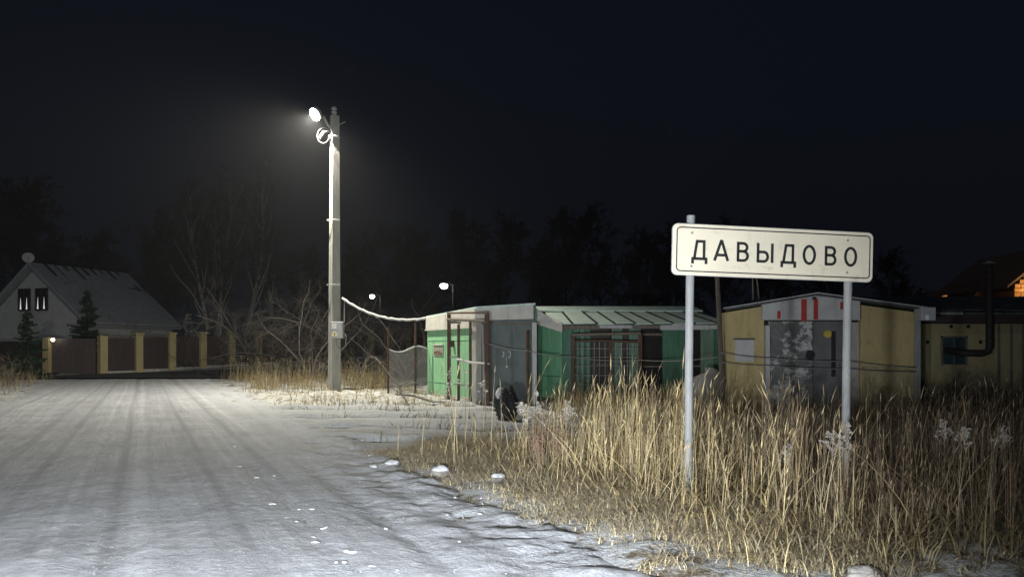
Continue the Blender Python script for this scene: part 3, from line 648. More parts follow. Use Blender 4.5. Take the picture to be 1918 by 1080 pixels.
for p0, p1, mm, dy in fp:
    m_ = MB(); x0, x1 = W(p0,0,YB).x, W(p1,0,YB).x; nrib = max(1, int((x1-x0)/0.12))
    zt = 1.90 if mm != 'brown' else 1.88
    m_.box(x0, x1, YB+dy, YB+dy+0.055, 0.0, zt)
    wp = m_.build('brown_door' if mm == 'brown' and p1-p0 > 20 else 'wall_panel', M[mm], gb, bevel=0.005)
    for k in range(1, nrib):
        xx = x0 + (x1-x0)*k/nrib; r2 = MB(); r2.box(xx-0.014, xx+0.014, YB+dy-0.014, YB+dy+0.001, 0.02, zt-0.02); r2.build('rib', M[mm], wp)
for p0, p1, yy in ((1107,1147,682),(1205,1243,686),(1285,1312,685)):
    m_ = MB(); a, c = W(p0,yy,YB-0.03), W(p1,yy,YB-0.03); m_.box(a.x, c.x, YB-0.04, YB-0.005, a.z-0.02, a.z+0.02); m_.build('cross_bar', M['wood'], gb)
m_ = MB(); x0 = W(1147,0,YB-0.05).x; m_.tube([(x0,YB-0.05,0),(x0,YB-0.05,1.86)], 0.02, 6); m_.build('downpipe', M['galv'], gb)
m_ = MB(); a = W(1205,626,YB); m_.box(a.x-0.05, W(1243,0,YB).x, YB-0.02, YB+0.03, a.z-0.03, a.z+0.03); m_.build('lintel', M['wood'], gb)
# roof sheets
ye, yrg = 18.75, 22.5
def rz(y): return 1.935 + (y-ye)/(yrg-ye)*(2.40-1.935)
x = 1.0; k = 0; rf = thing  # sheets laid side by side
while x < 5.5:
    wd = rnd.uniform(0.44,0.66); m_ = MB(); lift = 0.012*(k % 2) + rnd.uniform(0,0.012); x1 = min(x+wd-0.02, 5.62)
    e = rnd.uniform(-0.08,0.06)
    m_.hexa([(x,ye+e,rz(ye+e)+lift),(x1,ye+e,rz(ye+e)+lift+0.01),(x1,yrg,rz(yrg)+lift),(x,yrg,rz(yrg)+lift),
             (x,ye+e,rz(ye+e)+lift+0.02),(x1,ye+e,rz(ye+e)+lift+0.03),(x1,yrg,rz(yrg)+lift+0.02),(x,yrg,rz(yrg)+lift+0.02)])
    sh = m_.build('roof_sheet', M['frostroof'], gb)
    m_ = MB(); zz = lift+0.02; x1 = x1-0.01+rnd.uniform(-.05,.02); m_.hexa([(x1-0.012,ye+e,rz(ye+e)+zz),(x1+0.03,ye+e,rz(ye+e)+zz),(x1+0.03,yrg,rz(yrg)+zz),(x1-0.012,yrg,rz(yrg)+zz),
             (x1-0.012,ye+e,rz(ye+e)+zz+0.03),(x1+0.03,ye+e,rz(ye+e)+zz+0.03),(x1+0.03,yrg,rz(yrg)+zz+0.03),(x1-0.012,yrg,rz(yrg)+zz+0.03)])
    m_.build('batten', M['dark'], sh)
    x += wd; k += 1
m_ = MB()
m_.box(0.72, 5.7, 22.51, 22.6, 2.2, 2.44); m_.build('upper_band', M['dark'], gb)
for i in range(6):
    m_ = MB(); x0 = 0.74+0.83*i; m_.hexa([(x0,22.40,2.43),(x0+0.825,22.40,2.43),(x0+0.825,23.6,2.60),(x0,23.6,2.60),(x0,22.40,2.47),(x0+0.825,22.40,2.47),(x0+0.825,23.6,2.66),(x0,23.6,2.66)]); m_.build('ridge_sheet', M['frostroof'], gb)
x = 1.3
while x < 5.5:
    wd = rnd.uniform(0.5,0.9); m_ = MB(); x1 = min(5.62, x+wd); z0 = rz(ye)-rnd.uniform(0.08,0.13); m_.box(x, x1-0.012, ye+0.02, ye+0.06, z0, rz(ye)-0.004); m_.build('eave_board', M['greywhite'] if rnd.random()<0.5 else M['wood'], gb); x = x1
# white flap boards at the left end
q1, q2, q3, q4, q5 = W(1003,577,18.9), W(1020,588,18.9), W(1053,604,18.62), W(1053,622,18.62), W(1003,606,18.9)
m_ = MB(); ps = [q1,q2,q3,q4,q5]; n = 5; m_.v = [tuple(p) for p in ps] + [tuple(p+Vector((0.02,0.05,0))) for p in ps]; m_.f = [(0,4,3,2,1),(5,6,7,8,9)] + [(i,(i+1)%5,5+(i+1)%5,5+i) for i in range(5)]
m_.build('gable_board', M['white'], gb)
m_ = MB(); m_.box(5.55, 5.62, YB, 23.4, 0, 1.9); m_.box(0.75, 5.6, 23.4, 23.5, 0, 2.5); m_.build('rear_wall', M['greendk'], gb)
# rusty gate frame in front of B
rg2 = thing('rusty_gate_frame', 'wide rusty gate frame in front of the brown garage door', 'gate', (W(1136,0,18.2).x, 18.2, 0))
for px, r_ in ((1073,0.045),(1199,0.045)):
    p = W(px, 625, 18.2); m_ = MB(); m_.box(p.x-r_, p.x+r_, 18.16, 18.24, 0, p.z); m_.build('upright', M['rust'], rg2, bevel=0.006)
bar(W(1072,627,18.14), W(1200,624,18.14), 0.032, 'rail', M['wood'], rg2)
bar(W(1076,638,18.2), W(1196,640,18.2), 0.026, 'rail', M['rust'], rg2)
p = W(1143,0,18.2); m_ = MB(); m_.box(p.x-0.03,p.x+0.03,18.17,18.23,0,W(0,640,18.2).z); m_.build('upright', M['rust'], rg2)
for i in range(11):
    px = 1081 + i*10.5
    if 1136 < px < 1150: continue
    m_ = MB(); a = W(px,640,18.21); m_.tube([(a.x,18.21,0.1),(a.x+rnd.uniform(-.01,.01),18.21,a.z)], 0.008, 5); m_.build('mesh_rod', M['wire'], rg2)

for i in range(6):
    zz = 0.25 + i*0.22; bar(Vector((W(1076,0,18.2).x,18.225,zz)), Vector((W(1196,0,18.2).x,18.225,zz+rnd.uniform(-.02,.02))), 0.007, 'mesh_rod', M['wire'], rg2)
# ------------------------------------------------------------------ ochre garage C
gc = thing('ochre_garage', 'ochre garage with low gable, red striped white fascia and peeling grey doors', 'garage', (6.2, 16.0, 0))
YC = 15.0
def cx(px, Y=YC): return (px-959)*Y/F
def cz(py, Y=YC): return CAMZ + (648-py)*Y/F
apx, apz = cx(1520), cz(553)
def rl(x): return apz - (apz-cz(580))*abs(x-apx)/(apx-cx(1355) if x < apx else cx(1722)-apx)
for p0, p1 in ((1356,1431),(1612,1712)):
    x0, x1 = cx(p0), cx(p1); m_ = MB(); m_.hexa([(x0,YC,-0.05),(x1,YC,-0.05),(x1,YC+0.2,-0.05),(x0,YC+0.2,-0.05),(x0,YC,rl(x0)-0.06),(x1,YC,rl(x1)-0.06),(x1,YC+0.2,rl(x1)-0.06),(x0,YC+0.2,rl(x0)-0.06)]); m_.build('wall', M['ochre'], gc)
m_ = MB(); m_.box(cx(1614), cx(1716), YC-0.05, YC-0.002, -0.05, cz(692)); m_.build('plinth', M['ochrepale'], gc, bevel=0.01)
m_ = MB(); m_.box(cx(1614), cx(1718), YC-0.09, YC-0.002, cz(692)+0.002, cz(686)); m_.build('plinth_ledge', M['ochrepale'], gc)
m_ = MB(); m_.box(cx(1376), cx(1412), YC-0.02, YC-0.002, cz(677), cz(636)); m_.build('blank_panel', M['greywhite'], gc, bevel=0.004)
m_ = MB(); m_.box(cx(1374), cx(1413), YC-0.04, YC-0.002, cz(636)+0.002, cz(633)); m_.build('panel_hood', M['darkroof'], gc)
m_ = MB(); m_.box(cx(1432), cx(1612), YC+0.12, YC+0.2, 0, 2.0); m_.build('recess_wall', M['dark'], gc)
m_ = MB(); m_.box(cx(1441), cx(1524), YC+0.05, YC+0.11, 0.0, cz(601)); d1 = m_.build('door_leaf', M['peel'], gc, bevel=0.006); d1['label'] = 'left door leaf with pale peeling paint'
m_ = MB(); m_.box(cx(1525.5), cx(1594), YC+0.05, YC+0.11, 0.0, cz(601)); d2_ = m_.build('door_leaf', M['greydoor'], gc, bevel=0.006)
m_ = MB(); m_.box(cx(1595), cx(1611), YC+0.04, YC+0.11, 0.0, cz(603)); m_.build('door_jamb', M['concrete'], gc, bevel=0.01)
m_ = MB(); m_.prism([(0.095*math.cos(R(k*30))*(1+0.12*math.sin(k*2.1)), 0.11*math.sin(R(k*30))) for k in range(12)], Vector((1,0,0)), Vector((0,0,1)), Vector((0,-1,0)), Vector((cx(1519),YC+0.049,cz(665))), 0.02); m_.build('hole_disc', M['black'], gc)  # flat black disc stands in for the shade of a hole
for zz in (0.5, 1.45):
    for px_ in (1444, 1590):
        m_ = MB(); m_.tube([(cx(px_),YC+0.04,zz),(cx(px_),YC+0.04,zz+0.12)], 0.02, 7); m_.build('hinge', M['rust'], gc)
m_ = MB(); m_.box(cx(1559), cx(1566), YC+0.02, YC+0.05, cz(705), cz(620)); m_.build('black_bar', M['black'], d2_)
m_ = MB(); m_.prism([(0.085*math.cos(R(k*36))*(1.1 if k%2 else 0.9), 0.075*math.sin(R(k*36))) for k in range(10)], Vector((1,0,0)), Vector((0,0,1)), Vector((0,-1,0)), Vector((cx(1552),YC+0.049,cz(625))), 0.008); em = m_.build('yellow_emblem', M['yellow'], d2_)
m_ = MB(); m_.box(cx(1432), cx(1440), YC-0.08, YC+0.03, 0, cz(609)); m_.build('white_jamb', M['greywhite'], gc, bevel=0.006)
# projecting fascia
x0, x1, xm = cx(1428,14.75), cx(1611,14.75), cx(1520,14.75)
m_ = MB(); zt = lambda x: rl(x)+0.02; zb = cz(599,14.75)
for a, c in ((x0,xm),(xm,x1)):
    m_.hexa([(a,14.75,zb),(c,14.75,zb),(c,14.83,zb),(a,14.83,zb),(a,14.75,zt(a)-0.02),(c,14.75,zt(c)-0.02),(c,14.83,zt(c)-0.02),(a,14.83,zt(a)-0.02)])
fa = m_.build('fascia', M['greywhite'], gc)
for p0, p1, t_, b_ in ((1501,1511,560,602),(1524,1532,560,599),(1456,1462,582,598),(1574,1581,565,580)):
    m_ = MB(); m_.box(cx(p0,14.74), cx(p1,14.74), 14.735, 14.747, cz(b_-1,14.74), cz(t_,14.74)); m_.build('red_stripe', M['red'], fa)
m_ = MB(); m_.ball((cx(1515),14.73,cz(560)), (0.05,0.03,0.03), 8, 6); m_.build('dark_bracket', M['black'], fa, smooth=True)
m_ = MB(); m_.ribbon([(-0.05,-0.06),(0.05,-0.05),(0.05,0.05),(-0.05,0.06),(-0.03,0)], 0.018, Vector((1,0,0)), Vector((0,0,1)), Vector((0,-1,0)), Vector((cx(1481),14.748,cz(583))), 0.002); m_.build('faint_mark', M['boxgrey'], fa)
for a, c in ((cx(1350), apx), (apx, cx(1726))):
    a2, c2 = a + (1.35 if a < apx-0.1 else 0.7), c + (0.7 if c < apx+0.1 else 0.0)
    m_ = MB(); m_.hexa([(a,14.70,rl(a)-0.02),(c,14.70,rl(c)-0.02),(c2,19.0,rl(c)+0.03),(a2,19.0,rl(a)+0.03),(a,14.70,rl(a)+0.02),(c,14.70,rl(c)+0.02),(c2,19.0,rl(c)+0.07),(a2,19.0,rl(a)+0.07)]); rs_ = m_.build('roof_slab', M['darkroof'], gc)
    m_ = MB(); m_.hexa([(a,14.68,rl(a)+0.021),(c,14.68,rl(c)+0.021),(c,14.85,rl(c)+0.023),(a,14.85,rl(a)+0.023),(a,14.68,rl(a)+0.040),(c,14.68,rl(c)+0.040),(c,14.85,rl(c)+0.036),(a,14.85,rl(a)+0.036)]); m_.build('frost_edge', M['greywhite'], rs_)
m_ = MB(); m_.slab((cx(1358),YC+0.2), (cx(1358)+1.35,19.0), 0, 2.05, 0, 2.05, 0.15, -1); m_.build('side_wall', M['ochre'], gc)
m_ = MB(); m_.box(cx(1712)-0.16, cx(1712)-0.01, YC+0.2, 19, 0, 2.05); m_.build('side_wall', M['ochre'], gc)
m_ = MB(); m_.box(cx(1709), cx(1720), YC-0.1, YC-0.052, 0.0, cz(600)); m_.build('downpipe', M['galv'], gc, bevel=0.01)
m_ = MB(); m_.box(cx(1706), cx(1733), 14.62, 14.88, cz(601), cz(577)); bxo = m_.build('junction_box', M['boxgrey'], gc, bevel=0.01)
m_ = MB(); m_.box(cx(1714), cx(1719), 14.60, 14.62, cz(600), cz(591)); m_.build('white_tab', M['paper'], bxo)

# ------------------------------------------------------------------ long ochre shed D
gd = thing('long_ochre_shed', 'long low ochre shed with dark roof and stove pipe at the right edge', 'shed', (11.5, 18.5, 0))
YD = 17.0
m_ = MB(); m_.box(cx(1722,YD), 15.5, YD, YD+0.2, -0.05, cz(606,YD)); m_.build('wall', M['ochrepale'], gd)
x = cx(1722,YD); 
m_ = MB(); m_.box(x, 15.6, YD-0.25, YD-0.2, cz(605,YD-.2)+0.005, cz(584,YD-.2)); m_.build('eave_board', M['brown'], gd)
for i in range(7):
    x0 = x - 0.1 + i*0.9; m_ = MB(); l_ = 0.01*(i % 2)
    m_.hexa([(x0,YD-0.35,2.18+l_),(x0+0.89,YD-0.35,2.18+l_),(x0+0.89,20.5,2.72+l_),(x0,20.5,2.72+l_),(x0,YD-0.35,2.21+l_),(x0+0.89,YD-0.35,2.21+l_),(x0+0.89,20.5,2.75+l_),(x0,20.5,2.75+l_)]); m_.build('roof_sheet', M['darkroof'], gd)
    m_ = MB(); m_.box(x0, x0+0.86, YD-0.40, YD-0.36, 2.10, 2.155); m_.build('gutter', M['galv'] if i < 1 else M['darkroof'], gd)
m_ = MB(); m_.box(x, 15.5, 20.4, 20.5, 0, 2.7); m_.box(x, x+0.1, YD+0.2, 20.4, 0, 2.2); m_.build('rear_wall', M['ochrepale'], gd)
m_ = MB(); m_.box(cx(1763,YD), cx(1808,YD), YD-0.02, YD-0.002, cz(682,YD), cz(631,YD)); wn = m_.build('window', M['tealglass'], gd)
for a, c, e, f_ in ((1761,1764,684,629),(1807,1810,684,629),(1761,1810,632,629),(1784,1786,684,630)):
    m_ = MB(); m_.box(cx(a,YD), cx(c,YD), YD-0.045, YD-0.021, cz(e,YD), cz(f_,YD)); m_.build('window_frame', M['wood'], wn)
for px, py in ((1781,611),(1813,611),(1722+15,640),(1836,640)):
    m_ = MB(); m_.ball((cx(px,YD),YD-0.01,cz(py,YD)),0.045,6,5); m_.build('bolt_plate', M['black'], gd)
for px in (1868,1892,1914):
    m_ = MB(); m_.box(cx(px,YD), cx(px+4,YD), YD-0.03, YD-0.002, 0, cz(607,YD)); m_.build('wall_batten', M['wood'], gd)
YP = 16.45
pc = MB(); pc.tube([(cx(1785,YP),YP+0.3,cz(656,YP)),(cx(1800,YP),YP,cz(661,YP)),(cx(1838,YP),YP,cz(662,YP)),(cx(1849,YP),YP,cz(659,YP)),(cx(1853,YP),YP,cz(650,YP)),(cx(1853,YP),YP,cz(497,YP))], 0.072, 14)
pipe = pc.build('stove_pipe', M['blackmetal'], gd, smooth=True)
for py in (520,605,640):
    pc = MB(); pc.tube([(cx(1853,YP),YP,cz(py,YP)),(cx(1853,YP),YP,cz(py,YP)+0.04)], 0.083, 14); pc.build('collar', M['blackmetal'], pipe)
pc = MB(); c_ = Vector((cx(1853,YP),YP,cz(494,YP))); pc.tube([c_, c_+Vector((0,0,0.07))], [0.17,0.02], 14); pc.build('rain_cap', M['galv'], pipe)
for a in (0,120,240):
    pc = MB(); v = Vector((0.08*math.cos(R(a)),0.08*math.sin(R(a)),0)); pc.tube([c_+v-Vector((0,0,0.08)), c_+v+Vector((0,0,0.01))], 0.008, 4); pc.build('cap_strut', M['blackmetal'], pipe)

# ------------------------------------------------------------------ small stuff by the garages
m_ = MB(); tw = []
ty = thing('old_tyre', 'old black tyre with snow on its top half buried at the track end', 'tyre', (-0.15, 14.5, 0))
ax_ = Vector((0.93,-0.28,0.30)).normalized(); tu = ax_.cross(Vector((0,0,1))).normalized(); tv = tu.cross(ax_) * -1
if tv.z < 0: tv = -tv
tcn = W(947, 763, 14.5)
m_ = MB(); RO, RI = 0.24, 0.105; nu, nv = 28, 10
for i in range(nu):
    a = 2*math.pi*i/nu; rad = tu*math.cos(a) + tv*math.sin(a)
    for k in range(nv):
        b_ = 2*math.pi*k/nv; rr = RO + RI*math.copysign(abs(math.cos(b_))**0.7, math.cos(b_)); m_.v.append(tuple(tcn + rad*rr + ax_*(0.12*math.copysign(abs(math.sin(b_))**0.7, math.sin(b_)))))
for i in range(nu):
    for k in range(nv): m_.f.append((i*nv+k, i*nv+(k+1)%nv, ((i+1)%nu)*nv+(k+1)%nv, ((i+1)%nu)*nv+k))
m_.build('carcass', M['rubber'], ty, smooth=True)
m_ = MB()
for i in range(26):
    a = 2*math.pi*i/26; rad = tu*math.cos(a)+tv*math.sin(a); tg = ax_.cross(rad)
    for sd in (-1,1):
        c_ = tcn + rad*(RO+RI+0.006) + ax_*0.06*sd; e1 = tg*0.022; e2 = ax_*0.05; e3 = rad*0.014
        m_.hexa([c_-e1-e2-e3,c_+e1-e2-e3,c_+e1+e2-e3,c_-e1+e2-e3,c_-e1-e2+e3,c_+e1-e2+e3,c_+e1+e2+e3,c_-e1+e2+e3])
m_.build('tread', M['rubber'], ty)
m_ = MB(); pts_ = [tcn + (tu*math.cos(R(a))+tv*math.sin(R(a)))*(RO+RI+0.008) for a in range(35,160,12)]
m_.tube(pts_, [0.02]+[0.055]*(len(pts_)-2)+[0.02], 8); m_.build('snow_cap', M['snow'], ty, smooth=True)
# tarp-like heap by the ochre garage
m_ = MB(); hp = W(1330,727,16.2)
nU, nV = 22, 10
for i in range(nV+1):
    for k in range(nU):
        a = 2*math.pi*k/nU; t = i/nV*math.pi/2; rr = 1+0.18*fbm(math.cos(a)*2, math.sin(a)*2+i*0.3, 8)
        m_.v.append((hp.x+0.02+0.5*rr*math.cos(a)*math.cos(t)**0.6, hp.y+0.5+0.5*rr*math.sin(a)*math.cos(t)**0.6, -0.02 + (0.84+0.08*fbm(a,t,3)+0.10*math.cos(a))*math.sin(t)**0.8))
for i in range(nV):
    for k in range(nU): m_.f.append((i*nU+k, i*nU+(k+1)%nU, (i+1)*nU+(k+1)%nU, (i+1)*nU+k))
tag(m_.build('covered_heap', M['tarp'], smooth=True), 'grey frosted heap between the long green garage and ochre garage', 'heap')
# wooden pole left of the ochre garage, thin twin rods on the roof
m_ = MB(); m_.tube([W(1356,790,14.6), W(1350,650,14.6), W(1343,510,14.6)], [0.055,0.05,0.045], 9); tag(m_.build('wooden_pole', M['wood']), 'weathered wooden pole leaning at the left corner of the ochre garage', 'pole')
for px0, px1, lab in ((1411,1409,'left of two thin rods rising behind the ochre garage roof'),(1423,1415,'right of two thin rods rising behind the ochre garage roof')):
    m_ = MB(); m_.tube([W(px0,572,17.5), W(px1,500,17.5)], 0.018, 6); tag(m_.build('thin_rod', M['wood']), lab, 'rod')
# slack barbed wires along the plots
def wire(pts, lab, sag=0.05, r_=0.009):
    m_ = MB(); out = []
    for i in range(len(pts)-1):
        for k in range(8):
            t = k/8; p = pts[i].lerp(pts[i+1], t); p.z -= sag*4*t*(1-t); out.append(p)
    out.append(pts[-1]); m_.tube(out, r_, 5)
    tag(m_.build('fence_wire', M['wire'], smooth=True), lab, 'wire')
wire([W(912,642,17.5), W(988,656,17.6), W(1073,668,18.05), W(1200,674,18.05), W(1348,668,14.55)], 'slack wire strung from the rusty gate frames to the wooden pole', 0.05)
wire([W(1350,660,14.5), W(1440,670,14.6), W(1590,676,14.6), W(1716,688,14.6)], 'upper of two wires crossing the ochre garage front', 0.02, 0.008)
wire([W(1352,678,14.5), W(1440,684,14.6), W(1590,690,14.6), W(1716,696,14.6)], 'lower of two wires crossing the ochre garage front', 0.02, 0.008)
# chain-link fence left of garage A
cl = thing('chain_link_fence', 'sagging chain-link fence between the dry grass and the green garage', 'fence', (-3, 20.8, 0))
cps = [W(727,740,20.3), W(778,738,20.7), W(800,742,20.85)]
for p, ty_, mm in ((cps[0],612,'rust'),(cps[1],604,'rust')):
    m_ = MB(); m_.tube([(p.x,p.y,-0.05),(p.x,p.y,CAMZ+(648-ty_)*p.y/F)], 0.03, 7); m_.build('post', M[mm], cl)
def cpt(t):
    return cps[0].lerp(cps[1], t/0.7) if t < 0.7 else cps[1].lerp(cps[2], (t-0.7)/0.3)
def ctop(t): 
    return 1.33 + (-0.09*math.sin(math.pi*t/0.55) if t < 0.55 else 0.07*math.sin(math.pi*(t-0.55)/0.45))
m_ = MB(); nn = 26; nz = 24
for sgn in (1,-1):
    for s0 in range(-nz, nn+nz):
        line = []
        for k in range(nz+1):
            i_ = s0 + sgn*k
            if 0 <= i_ <= nn:
                t = i_/nn; p = cpt(t); line.append(Vector((p.x, p.y, 0.04+(ctop(t)-0.04)*k/nz)))
        if len(line) > 1:
            for i_ in range(len(line)-1):
                d = Vector((0.0045,0,0)); e = Vector((0,0.0045,0)); a, c = line[i_], line[i_+1]
                m_.quad(a-d, a+d, c+d, c-d)
m_.build('wire_mesh', M['wire'], cl)
m_ = MB(); m_.tube([Vector((cpt(k/20).x, cpt(k/20).y-0.01, ctop(k/20))) for k in range(21)], 0.02, 6); m_.build('top_wire', M['frost'], cl, smooth=True)
m_ = MB(); m_.tube([Vector((cpt(k/20).x, cpt(k/20).y-0.02, 0.36+0.05*math.sin(k*0.6))) for k in range(3,21)], 0.014, 6); m_.build('lower_wire', M['wire'], cl, smooth=True)
# dead branch in front of it
db = MB(); B0_ = [W(703,668,18.6), W(716,684,18.5), W(733,706,18.3), W(747,722,18.1), W(752,736,18.0), W(762,752,17.6), W(770,768,17.2)]
db.tube(B0_, [0.012,0.018,0.025,0.03,0.028,0.018,0.008], 7); db.tube([W(690,668,18.7), W(703,668,18.6)], [0.006,0.012], 5)
db.tube([W(747,722,18.1), W(765,716,18.1), W(776,700,18.0)], [0.02,0.012,0.005], 5); db.tube([W(740,738,18.0), W(775,741,18), W(810,752,18.0), W(835,752,18.0)], [0.015,0.025,0.02,0.01], 6); db.tube([W(750,736,18),W(735,728,18),W(722,731,18)], [0.012,0.01,0.004],5)
tag(db.build('dead_branch', M['paletwig'], smooth=True), 'pale dead branch lying on the snow before the chain-link fence', 'branch')
# snow-capped stones along the road edge
def stone(px, py, rpx, lab, snow=True, big=False):
    Y = 1960/(py-648) ; x = (px-959)*Y/F; r_ = rpx*Y/F; z0 = gz(x, Y)
    t = thing('stone', lab, 'stone', (x, Y, z0), 'stones at the grass edge')
    m_ = MB(); m_.ball((0,0,0), (1,0.85,0.62), 16, 11); sd_ = px*0.37
    V = []
    for (a, b_, c_) in m_.v:
        q = 1 + 0.30*fbm(a*1.4+sd_, b_*1.4, c_*1.4, 3); V.append((a*q, b_*q, c_*q))
    m_.v = [(x+a*r_, Y+b_*r_, z0+r_*0.22+c_*r_) for a, b_, c_ in V]; fs = list(m_.f); m_.build('rock', M['palestone'] if big else M['stone'], t, smooth=True)
    if snow:
        k_ = MB(); k_.f = fs; cut = 0.18
        for a, b_, c_ in V:
            w_ = cut + 0.12*fbm(a*2+sd_, b_*2, 5.0); lo_ = c_ < w_; f_ = 0.80 if lo_ else 1.0
            k_.v.append((x+a*r_*f_, Y+b_*r_*f_, z0+r_*0.22+(w_ if lo_ else c_+0.10*min(1,(c_-w_)*5))*r_))
        k_.build('snow_cap', M['snow'], t, smooth=True)
stone(735, 874, 15, 'small snow-capped stone at the left tip of the grass edge')
stone(824, 896, 19, 'flat snow-capped stone second along the grass edge')
stone(933, 908, 14, 'round snow-capped stone in matted grass near the reddish weeds')
stone(1618, 1092, 34, 'large pale boulder at the bottom edge below the sign', False, True)
stone(700, 878, 10, 'tiny snow lump beside the left tip of the grass')
# snow bank under the lamp post
sb = MB()
nU, nV = 40, 8
for j in range(nV+1):
    for i in range(nU+1):
        t = i/nU; px = 480+360*t; py = 733 + 26*j/nV + 6*math.sin(t*9); Y = 1960/(py-648); x = (px-959)*Y/F
        sb.v.append((x, Y, gz(x,Y)-0.01 + 0.13*math.sin(math.pi*j/nV)*math.sin(math.pi*min(1,max(0,t)))**0.5*(0.75+0.7*fbm(x*2.2,Y*2.2,6.6)) ))
for j in range(nV):
    for i in range(nU): a = j*(nU+1)+i; sb.f.append((a+nU+1,a+nU+2,a+1,a))
stuff(sb.build('snow_bank', M['patchysnow'], smooth=True), 'low lumpy snow bank at the foot of the lamp post', 'snow')

# ------------------------------------------------------------------ brick-pillar fence and gate
def fpt(k): return Vector((-20.27+1.06*k, 37.0+1.41*k, -0.08+0.058*k))
fdir = Vector((1.06,1.41,0)).normalized(); fn = Vector((fdir.y,-fdir.x,0))
fr = thing('brick_fence', 'yellow brick pillar fence with dark maroon panels across the street', 'fence', tuple(fpt(0)))
for k in range(0, 14):
    c = fpt(k); hgt = 2.0
    if 5 <= k <= 6: pass
    m_ = MB(); obox(m_, c, fdir, fn, 0.36, 0.36, -0.2, hgt); pi_ = m_.build('pillar', M['yellowbrick'], fr, bevel=0.01)
    if k:
        m_ = MB(); obox(m_, c, fdir, fn, 0.46, 0.46, hgt+0.001, hgt+0.09); m_.build('cap', M['yellowbrick'], pi_, bevel=0.01)
    if k < 13:
        mid = fpt(k+0.5); m_ = MB(); L_ = 1.764-0.38; nr = 8
        obox(m_, mid, fdir, fn, L_, 0.03, 0.22, 1.86); pn = m_.build('panel', M['maroon'], fr)
        for i in range(nr):
            q = mid + fdir*((i+0.5)/nr-0.5)*L_; r2 = MB(); obox(r2, q+fn*0.02, fdir, fn, 0.05, 0.02, 0.23, 1.85); r2.build('rib', M['maroon'], pn)
        m_ = MB(); obox(m_, mid, fdir, fn, L_, 0.24, -0.25, 0.215); m_.build('plinth', M['concrete'], fr)
# gate left of the corner pillar, second brick pillar with a small lamp
gt = thing('sheet_gate', 'plain brown sheet gate between two yellow brick pillars in front of the house', 'gate', (-22, 37.5, -0.1))
GA, GB = Vector((-23.55,38.0,-0.1)), Vector((-20.55,37.15,-0.1)); gdir = (GB-GA).normalized(); gn = Vector((gdir.y,-gdir.x,0))
L_ = (GB-GA).length; 
m_ = MB(); obox(m_, (GA+GB)/2, gdir, gn, L_-0.3, 0.03, 0.1, 1.83); lf = m_.build('leaf', M['gate'], gt)
for i in range(20):
    q = GA + gdir*(0.25+(L_-0.5)*i/19); m_ = MB(); obox(m_, q+gn*0.02, gdir, gn, 0.05, 0.02, 0.12, 1.82); m_.build('rib', M['gate'], lf)
m_ = MB(); obox(m_, (GA+GB)/2, gdir, gn, L_-0.28, 0.05, 1.832, 1.88); m_.build('top_rail', M['gate'], gt)
m_ = MB(); obox(m_, GA, gdir, gn, 0.4, 0.4, -0.2, 1.95); tag(m_.build('gate_pillar', M['yellowbrick'], bevel=0.01), 'dim yellow brick gate pillar with small lamp left of the brown gate', 'pillar')
lfn = thing('side_fence', 'dark fence at the left edge behind the small spruce', 'fence', (-26, 38.5, 0))
for i in range(5):
    c = GA + (GA-GB).normalized()*(1.0+1.7*i) + Vector((0,0.0,0)); m_ = MB(); obox(m_, c, gdir, gn, 1.64, 0.03, 0.0, 1.75); m_.build('panel', M['maroon'], lfn)
lq = W(99,636,37.6)
m_ = MB(); m_.ball(lq, 0.09, 10, 8); lo = m_.build('gate_lamp', emis('gate_lamp_glow',(1,0.9,0.72),6), smooth=True); tag(lo, 'small round glowing lamp on the dim gate pillar', 'lamp')
l_ = bpy.data.lights.new('gate_lamp_light','POINT'); l_.energy = 1.2; l_.color=(1,0.95,0.85); l_.shadow_soft_size=0.05; ob = bpy.data.objects.new('gate_lamp_light', l_); ob.location = lq+Vector((0.0,-0.15,0.05)); col.objects.link(ob)

# ------------------------------------------------------------------ house behind the fence
hr = Vector((0.35,0.937,0)); hg = Vector((0.937,-0.35,0)); H0 = Vector((-32.4,50.0,0)); HL, HW = 8.0, 5.3
HAP, HEV = 6.86, 2.83
ho = thing('gabled_house', 'grey gabled house with steep snow-dusted roof behind the fence', 'house', (-30, 54, 0.5))
m_ = MB(); poly = [(-HW+0.45,0.3),(HW-0.45,0.3),(HW-0.45,HEV-0.1),(0,HAP-0.45),(-HW+0.45,HEV-0.1)]
m_.prism(poly, hg, Vector((0,0,1)), hr, H0 + hr*0.3, HL-0.6); m_.build('wall', M['render'], ho)
for sd in (1,-1):
    m_ = MB(); up_ = Vector((0,0,1)); e0 = hg*HW*sd + up_*HEV; r0 = up_*HAP; th = up_*0.16
    P_ = [H0+r0, H0+e0, H0+hr*HL+e0, H0+hr*HL+r0]
    m_.hexa([tuple(p) for p in P_] + [tuple(p+th) for p in P_]); rfh = m_.build('roof', M['snowroof'], ho)
m_ = MB()
for i in range(9):   # bare ribs where snow slid off near the ridge
    t = 0.15+0.8*i/9; a = H0+hr*HL*t+up_*(HAP+0.18); c = a + (hg*HW+up_*(HEV-HAP))*0.2*rnd.uniform(0.4,1.2); m_ = MB(); d_ = hr*rnd.uniform(0.06,0.2); m_.quad(a-d_, c-d_*0.6, c+d_*0.6, a+d_); m_.build('bare_patch', M['darkroof'], rfh)
